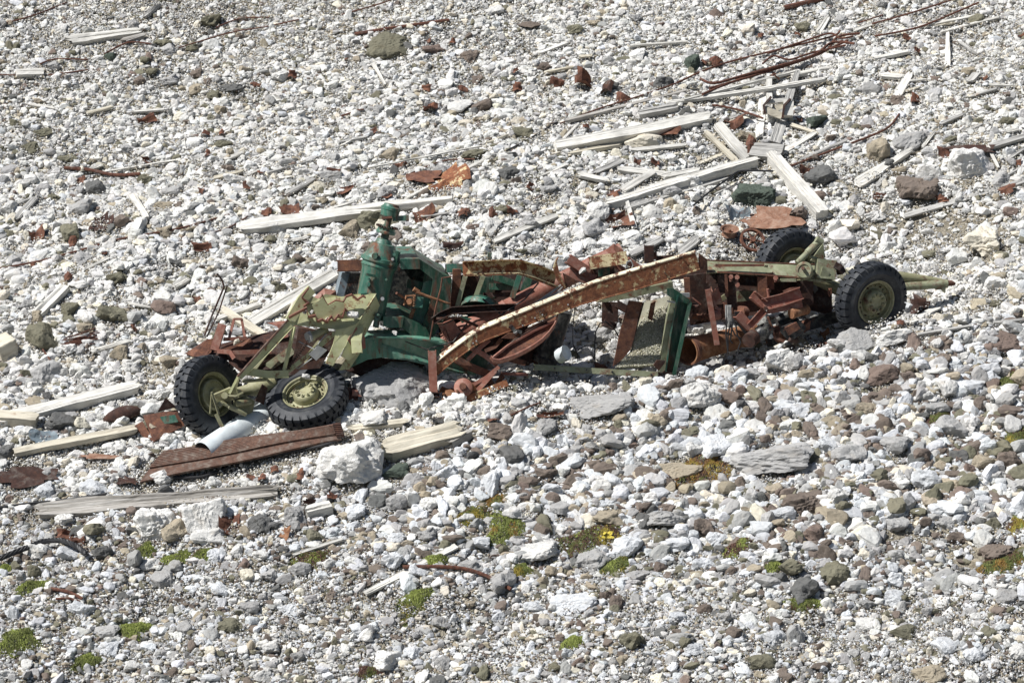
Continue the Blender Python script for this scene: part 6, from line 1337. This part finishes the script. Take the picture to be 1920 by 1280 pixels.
# ------------------------------------------------------------ scree: uncountable smaller stones
def col_field(x, y, n):
    """base colours of n stones seen at photo pixels x, y"""
    names = ['white', 'cream', 'bluewhite', 'grey', 'darkgrey', 'olive', 'tan', 'brown', 'redbrown']
    base = np.array([RC[k] for k in names])
    W_up = np.array([64, 6, 7, 15, 3.0, 4.5, 3.5, 2.2, .8]); W_rt = np.array([14, 4, 34, 27, 5.0, 7, 9, 12, 2]); W_bt = np.array([27, 6, 23, 24, 5, 7, 6, 6, .7]); W_tl = np.array([50, 8, 4, 14, 4, 8, 7, 5, 1.5])
    crest = np.interp(x, [0, 500, 700, 1000, 1250, 1550, 1920], [930, 930, 860, 770, 705, 645, 590])
    r_ = sstep(-30, 60, y - crest)[:, None]; b_ = sstep(1020, 1150, y)[:, None]
    t_ = (sstep(200, 0, y) * .8 * sstep(900, 100, x))[:, None]
    Wt = W_up * (1 - t_) + W_tl * t_; Wt = Wt * (1 - r_) + W_rt * r_; Wt = Wt * (1 - b_) + W_bt * b_
    # brown lava streaks on the bank
    br = (np.sin(x * .013 + y * .006) + np.sin(x * .006 - y * .021 + 2) + np.sin(x * .027 + y * .019)) / 3
    Wt[:, 7] *= 1 + 3.0 * np.clip(br, 0, 1) * r_[:, 0]; Wt[:, 8] *= 1 + 2 * np.clip(br, 0, 1) * r_[:, 0]
    cum = np.cumsum(Wt, 1); cum /= cum[:, -1:]
    k = (rng.random(n)[:, None] > cum).sum(1)
    c = base[k] * rng.uniform(.80, 1.12, (n, 1)) * rng.uniform(.988, 1.012, (n, 3)); return np.clip(c, 0.01, .76)
def size_field(px, py):
    s = np.interp(py, [-100, 0, 250, 450, 700, 900, 1080, 1300], [.80, .84, 1.0, 1.15, 1.2, 1.15, .95, .88])
    crest = np.interp(px, [0, 500, 700, 1000, 1250, 1550, 1920], [930, 930, 860, 770, 705, 645, 590])
    bank = sstep(0, 60, py - crest) * (1 - sstep(1000, 1140, py)) * sstep(500, 1000, px)
    tl = sstep(260, 40, py) * sstep(1000, 300, px)
    return s * (1 + .42 * bank) * (1 - .15 * tl)
DIRT = [(1790, 432, 190, 48), (1640, 425, 80, 20), (300, 690, 70, 26), (1720, 1010, 120, 36), (1850, 1040, 110, 40), (300, 790, 60, 10), (960, 735, 40, 12), (1560, 420, 60, 12), (1540, 640, 60, 14)]
def dirt_mask(px, py):
    m = np.zeros_like(px)
    for a, b, c, d in DIRT: m = np.maximum(m, np.exp(-(((px - a) / c) ** 2 + ((py - b) / d) ** 2) ** 1.5))
    return m
def sample(n):
    x = rng.uniform(-8.6, 8.6, n); y = rng.uniform(-7.5, 11.5, n); z = H(x, y); px, py = proj(x, y, z)
    k = (px > -230) & (px < 2150) & (py > -120) & (py < 1400); return x[k], y[k], z[k], px[k], py[k]
def footmask(x, y, rad):
    keep = np.ones(len(x), bool)
    for x0, y0, x1, y1, hw in FOOT:
        sel = (x > min(x0, x1) - hw - .15) & (x < max(x0, x1) + hw + .15) & (y > min(y0, y1) - hw - .15) & (y < max(y0, y1) + hw + .15) & keep
        ix = np.nonzero(sel)[0]
        if not len(ix): continue
        dx, dy = x1 - x0, y1 - y0; L2 = dx * dx + dy * dy + 1e-9
        t = np.clip(((x[ix] - x0) * dx + (y[ix] - y0) * dy) / L2, 0, 1)
        d = np.hypot(x[ix] - x0 - t * dx, y[ix] - y0 - t * dy); keep[ix[(d < hw + rad[ix] * .5) & (rad[ix] > .018)]] = False
    return keep
proto = bpy.data.collections.new('scree_shapes')
for i in range(24):
    me = rock_mesh('scree_shape', 500 + i, 3, MR_INS, 7 + i % 5, .036, False); proto.objects.link(bpy.data.objects.new('scree_shape_%02d' % i, me))
# grit clumps: many small chips in one mesh, colour per face corner
proto2 = bpy.data.collections.new('grit_shapes')
def grit_mesh(seed, palette):
    r = np.random.default_rng(seed); V, F, C = [], [], []; v0, f0 = _ico[1]; f0 = np.array(f0)
    for k in range(120):
        a = r.uniform(0, 6.28); d = .26 * math.sqrt(r.random()); s = .0085 * math.exp(r.normal() * .35)
        q = v0 * r.uniform(.75, 1.2, (len(v0), 1)); sc = np.array([s * r.uniform(.9, 1.5), s * r.uniform(.8, 1.2), s * r.uniform(.6, .9)])
        q = q * sc; M = np.array(Euler((r.uniform(-.6, .6), r.uniform(-.6, .6), r.uniform(0, 6.28))).to_matrix()); q = q @ M.T + [d * math.cos(a), d * math.sin(a), r.uniform(0, .012)]
        V.append(q); F.append(f0 + len(V[:-1]) * len(v0)); c = palette[r.integers(len(palette))] * r.uniform(.8, 1.12); C += [[*np.clip(c, 0, .76), 1]] * len(f0)
    V = np.vstack(V); F = np.vstack(F); me = bpy.data.meshes.new('grit_shape'); me.from_pydata(V.tolist(), [], F.tolist()); me.materials.append(MR_GEO)
    at = me.attributes.new('rock_colour', 'FLOAT_COLOR', 'FACE'); at.data.foreach_set('color', np.array(C, np.float32).ravel()); return me
pal_up = [np.array(RC[k]) for k in ['white'] * 8 + ['cream'] * 2 + ['grey'] * 9 + ['tan'] * 3 + ['olive', 'brown', 'darkgrey']]
pal_rt = [np.array(RC[k]) for k in ['bluewhite'] * 6 + ['white'] * 4 + ['grey'] * 9 + ['tan'] * 4 + ['brown'] * 4 + ['darkgrey', 'olive'] * 2]
for i in range(10): proto2.objects.link(bpy.data.objects.new('grit_shape_%02d' % i, grit_mesh(900 + i, pal_up if i < 5 else pal_rt)))
def scatter(name, pts, scl, rot, idx, colr, coll):
    me = bpy.data.meshes.new(name); n = len(pts); me.vertices.add(n); me.vertices.foreach_set('co', np.asarray(pts, np.float32).ravel())
    def at(nm, ty, data, key):
        a = me.attributes.new(nm, ty, 'POINT'); a.data.foreach_set(key, np.ascontiguousarray(data).ravel())
    at('scl', 'FLOAT_VECTOR', scl.astype(np.float32), 'vector'); at('rot', 'FLOAT_VECTOR', rot.astype(np.float32), 'vector'); at('idx', 'INT', idx.astype(np.int32), 'value')
    if colr is not None: at('rock_colour', 'FLOAT_COLOR', np.concatenate([colr, np.ones((n, 1))], 1).astype(np.float32), 'color')
    o = bpy.data.objects.new(name, me); COL.objects.link(o)
    ng = bpy.data.node_groups.new(name, 'GeometryNodeTree'); ng.interface.new_socket('Geometry', in_out='INPUT', socket_type='NodeSocketGeometry'); ng.interface.new_socket('Geometry', in_out='OUTPUT', socket_type='NodeSocketGeometry')
    gi = ng.nodes.new('NodeGroupInput'); go = ng.nodes.new('NodeGroupOutput'); ip = ng.nodes.new('GeometryNodeInstanceOnPoints'); ci = ng.nodes.new('GeometryNodeCollectionInfo')
    ci.inputs['Collection'].default_value = coll; ci.inputs['Separate Children'].default_value = True; ci.inputs['Reset Children'].default_value = True; ip.inputs['Pick Instance'].default_value = True
    def na(nm, ty):
        q = ng.nodes.new('GeometryNodeInputNamedAttribute'); q.data_type = ty; q.inputs[0].default_value = nm; return q.outputs[0]
    er = ng.nodes.new('FunctionNodeEulerToRotation'); L = ng.links.new
    L(gi.outputs[0], ip.inputs['Points']); L(ci.outputs[0], ip.inputs['Instance']); L(na('idx', 'INT'), ip.inputs['Instance Index']); L(na('rot', 'FLOAT_VECTOR'), er.inputs[0]); L(er.outputs[0], ip.inputs['Rotation']); L(na('scl', 'FLOAT_VECTOR'), ip.inputs['Scale']); L(ip.outputs[0], go.inputs[0])
    md = o.modifiers.new('scatter', 'NODES'); md.node_group = ng; return o
SL = math.atan(.52)
def eul(n, amp, slope=True):
    e = np.stack([rng.normal(0, amp, n), rng.normal(0, amp, n), rng.uniform(0, 6.283, n)], 1)
    return e
def stones(n, med, sig, mn, mx, lift, dirt_keep, mask=True):
    x, y, z, px, py = sample(n); m_ = len(x)
    s = med * np.exp(rng.normal(0, sig, m_)) * size_field(px, py); s = np.clip(s, mn, mx)
    keep = rng.random(m_) > (1 - dirt_keep) * dirt_mask(px, py)
    if mask: keep &= footmask(x, y, s)
    x, y, z, px, py, s = (a[keep] for a in (x, y, z, px, py, s)); k = len(x)
    scl = np.stack([s * rng.uniform(.9, 1.5, k), s * rng.uniform(.75, 1.15, k), s * rng.uniform(.6, 1.05, k)], 1)
    rot = eul(k, .75); a = rng.random(k)
    rot[:, 0] += SL * np.cos(rot[:, 2]) * 0 + 0
    # lean with the slope: tip about world x after spinning about the stone's own z
    out = np.zeros((k, 3)); cx = math.cos(SL); sx_ = math.sin(SL)
    cz, sz = np.cos(rot[:, 2]), np.sin(rot[:, 2]); ca, sa = np.cos(rot[:, 0] + SL), np.sin(rot[:, 0] + SL)
    # R = Rx(SL+a) Rz(c) -> euler XYZ (R = Rz' Ry' Rx')
    R00, R10, R20 = cz, ca * sz, sa * sz; R21, R22 = sa * cz, ca
    out[:, 1] = np.arcsin(np.clip(-R20, -1, 1)); out[:, 2] = np.arctan2(R10, R00); out[:, 0] = np.arctan2(R21, R22)
    return np.stack([x, y, z + scl[:, 2] * rng.uniform(*lift, k)], 1), scl, out, px, py
p_, s_, r_, px, py = stones(235000, .0235, .36, .010, .08, (.1, .8), .2)
scree1 = scatter('scree', p_, s_, r_, rng.integers(0, 24, len(p_)), col_field(px, py, len(px)), proto)
tag(scree1, 'small white and grey angular stones covering the whole slope', 'scree', None, 'stuff')
p_, s_, r_, px, py = stones(74000, .042, .36, .02, .16, (.1, .8), .08)
scree2 = scatter('loose_stones', p_, s_, r_, rng.integers(0, 24, len(p_)), col_field(px, py, len(px)), proto)
tag(scree2, 'fist-sized angular stones lying on the finer scree', 'scree', None, 'stuff')
p_, s_, r_, px, py = stones(5200, .072, .20, .04, .17, (.0, .5), .12)
scree3 = scatter('large_stones', p_, s_, r_, rng.integers(0, 24, len(p_)), col_field(px, py, len(px)), proto)
tag(scree3, 'head-sized angular stones spread through the scree', 'scree', None, 'stuff')
x, y, z, px, py = sample(9500); kp = rng.random(len(x)) > .8 * dirt_mask(px, py); x, y, z, px, py = x[kp], y[kp], z[kp], px[kp], py[kp]; k = len(x)
crest = np.interp(px, [0, 500, 700, 1000, 1250, 1550, 1920], [930, 930, 860, 770, 705, 645, 590])
idx = np.where(py > crest, rng.integers(5, 10, k), rng.integers(0, 5, k))
rot = np.zeros((k, 3)); c_ = rng.uniform(0, 6.28, k); cz, sz = np.cos(c_), np.sin(c_); ca, sa = math.cos(SL), math.sin(SL)
rot[:, 1] = np.arcsin(-sa * sz); rot[:, 2] = np.arctan2(ca * sz, cz); rot[:, 0] = np.arctan2(sa * cz, ca * np.ones(k))
grit = scatter('grit', np.stack([x, y, z + .006], 1), np.ones((k, 3)) * rng.uniform(.75, 1.25, (k, 1)), rot, idx, None, proto2)
tag(grit, 'fine grit filling the gaps between the stones', 'gravel', None, 'stuff')
# gravel spilled on the hopper panel
m = MB(); qs = [P(*c4([q[:2]], q[2])[0]) for q in [(985, 640, .53), (1150, 600, .57), (1130, 850, .32), (1105, 1110, .08), (700, 1135, .05), (850, 1000, .17), (890, 800, .36)]]
rr = random.Random(4); from mathutils.geometry import tessellate_polygon
tri = [(0, 1, 2), (0, 2, 6), (6, 2, 3), (6, 3, 5), (5, 3, 4)]
v1, f1 = _ico[1]; V = []; F = []; C = []
for k in range(3600):
    t = rr.choices(tri, [1, 1.3, 2.2, 2.2, 2.4])[0]; a, b = rr.random(), rr.random()
    if a + b > 1: a, b = 1 - a, 1 - b
    p = qs[t[0]] + (qs[t[1]] - qs[t[0]]) * a + (qs[t[2]] - qs[t[0]]) * b; s = rr.uniform(.004, .010)
    o_ = len(V); V += [Vector(q) * s * rr.uniform(.8, 1.2) + p - Vector((0, rr.uniform(.005, .02), -.0)) for q in v1]; F += [tuple(i + o_ for i in f) for f in f1]
    cc = rr.choice([(.50, .48, .35), (.44, .43, .33), (.36, .35, .27), (.56, .53, .42), (.68, .66, .58)]); C += [[*cc, 1]] * len(f1)
me = bpy.data.meshes.new('hopper_gravel'); me.from_pydata([v - RO for v in V], [], F); me.materials.append(MR_GEO)
at_ = me.attributes.new('rock_colour', 'FLOAT_COLOR', 'FACE'); at_.data.foreach_set('color', np.array(C, np.float32).ravel())
o = bpy.data.objects.new('hopper_gravel', me); COL.objects.link(o); o.location = RO; tag(o, 'pale yellowish gravel caked on the sloping panel of the hopper', 'gravel', None, 'stuff')

# ------------------------------------------------------------ moss
mm_, nt, b = nodes('moss'); at = nt.nodes.new('ShaderNodeAttribute'); at.attribute_name = 'moss_colour'; at.attribute_type = 'GEOMETRY'
nt.links.new(at.outputs['Color'], b.inputs['Base Color']); b.inputs['Roughness'].default_value = .9
for i, (x, y, w, h, cols, lab) in enumerate(MOSS):
    r = random.Random(i + 50); c = G(x, y); s = mpp(c); rx = w * s; ry = h * s / .62; hh = .05 + .05 * min(1, h / 26); V, F, C = [], [], []
    nt_ = int(420 + 30 * w * h / 8); nt_ = min(nt_, 3400)
    pw = [r.uniform(0, 6.28) for _ in range(4)]
    for k in range(nt_):
        a = r.uniform(0, 6.28); d = math.sqrt(r.random()); ed = 1 + .22 * math.sin(3 * a + pw[0]) + .15 * math.sin(5 * a + pw[1])
        qx = c.x + math.cos(a) * d * rx * ed; qy = c.y + math.sin(a) * d * ry * ed + math.cos(a) * d * rx * .25; dome = (1 - d * d) * hh * 1.0
        q = Vector((qx, qy, float(H(qx, qy)) + .01 + dome)); t = r.uniform(.008, .017); an = r.uniform(0, 6.28); n = len(V)
        lean = Vector((r.uniform(-.5, .5), r.uniform(-.5, .4), 1)).normalized() * t * 1.6
        for j in range(3): V.append(q + Vector((math.cos(an + j * 2.094), math.sin(an + j * 2.094), 0)) * t * .6)
        V.append(q + lean); F += [(n, n + 1, n + 3), (n + 1, n + 2, n + 3), (n + 2, n, n + 3)]
        zc = (math.sin(qx * 23 + pw[2]) + math.sin(qy * 19 + pw[3]) + r.uniform(-1, 1)) / 3 * .5 + .5
        cc = cols[min(int(zc * len(cols)), len(cols) - 1)]; f_ = r.uniform(.7, 1.3); C += [[cc[0] * f_, cc[1] * f_, cc[2] * f_, 1]] * 3
    if 'yellow leaves' in lab or 'yellow-leaved' in lab:
        for k in range(4):
            q = G(1140 + r.uniform(-9, 9), 1005 + r.uniform(-8, 8), .12); n = len(V); rad = .026; tn = Vector((r.uniform(-.4, .4), -.6, 1)).normalized(); u_ = tn.orthogonal().normalized(); w_ = tn.cross(u_)
            V += [q + u_ * math.cos(j * 1.047) * rad + w_ * math.sin(j * 1.047) * rad * .8 for j in range(6)]; F.append(tuple(range(n, n + 6))); C.append([.52, .42, .06, 1])
    me = bpy.data.meshes.new('moss_patch'); me.from_pydata([v - c for v in V], [], F); me.materials.append(mm_)
    at_ = me.attributes.new('moss_colour', 'FLOAT_COLOR', 'FACE'); at_.data.foreach_set('color', np.array(C, np.float32).ravel())
    o = bpy.data.objects.new('moss_patch', me); COL.objects.link(o); o.location = c; tag(o, lab, 'moss')
for o in bpy.data.objects:
    if '_o' in o: del o['_o']
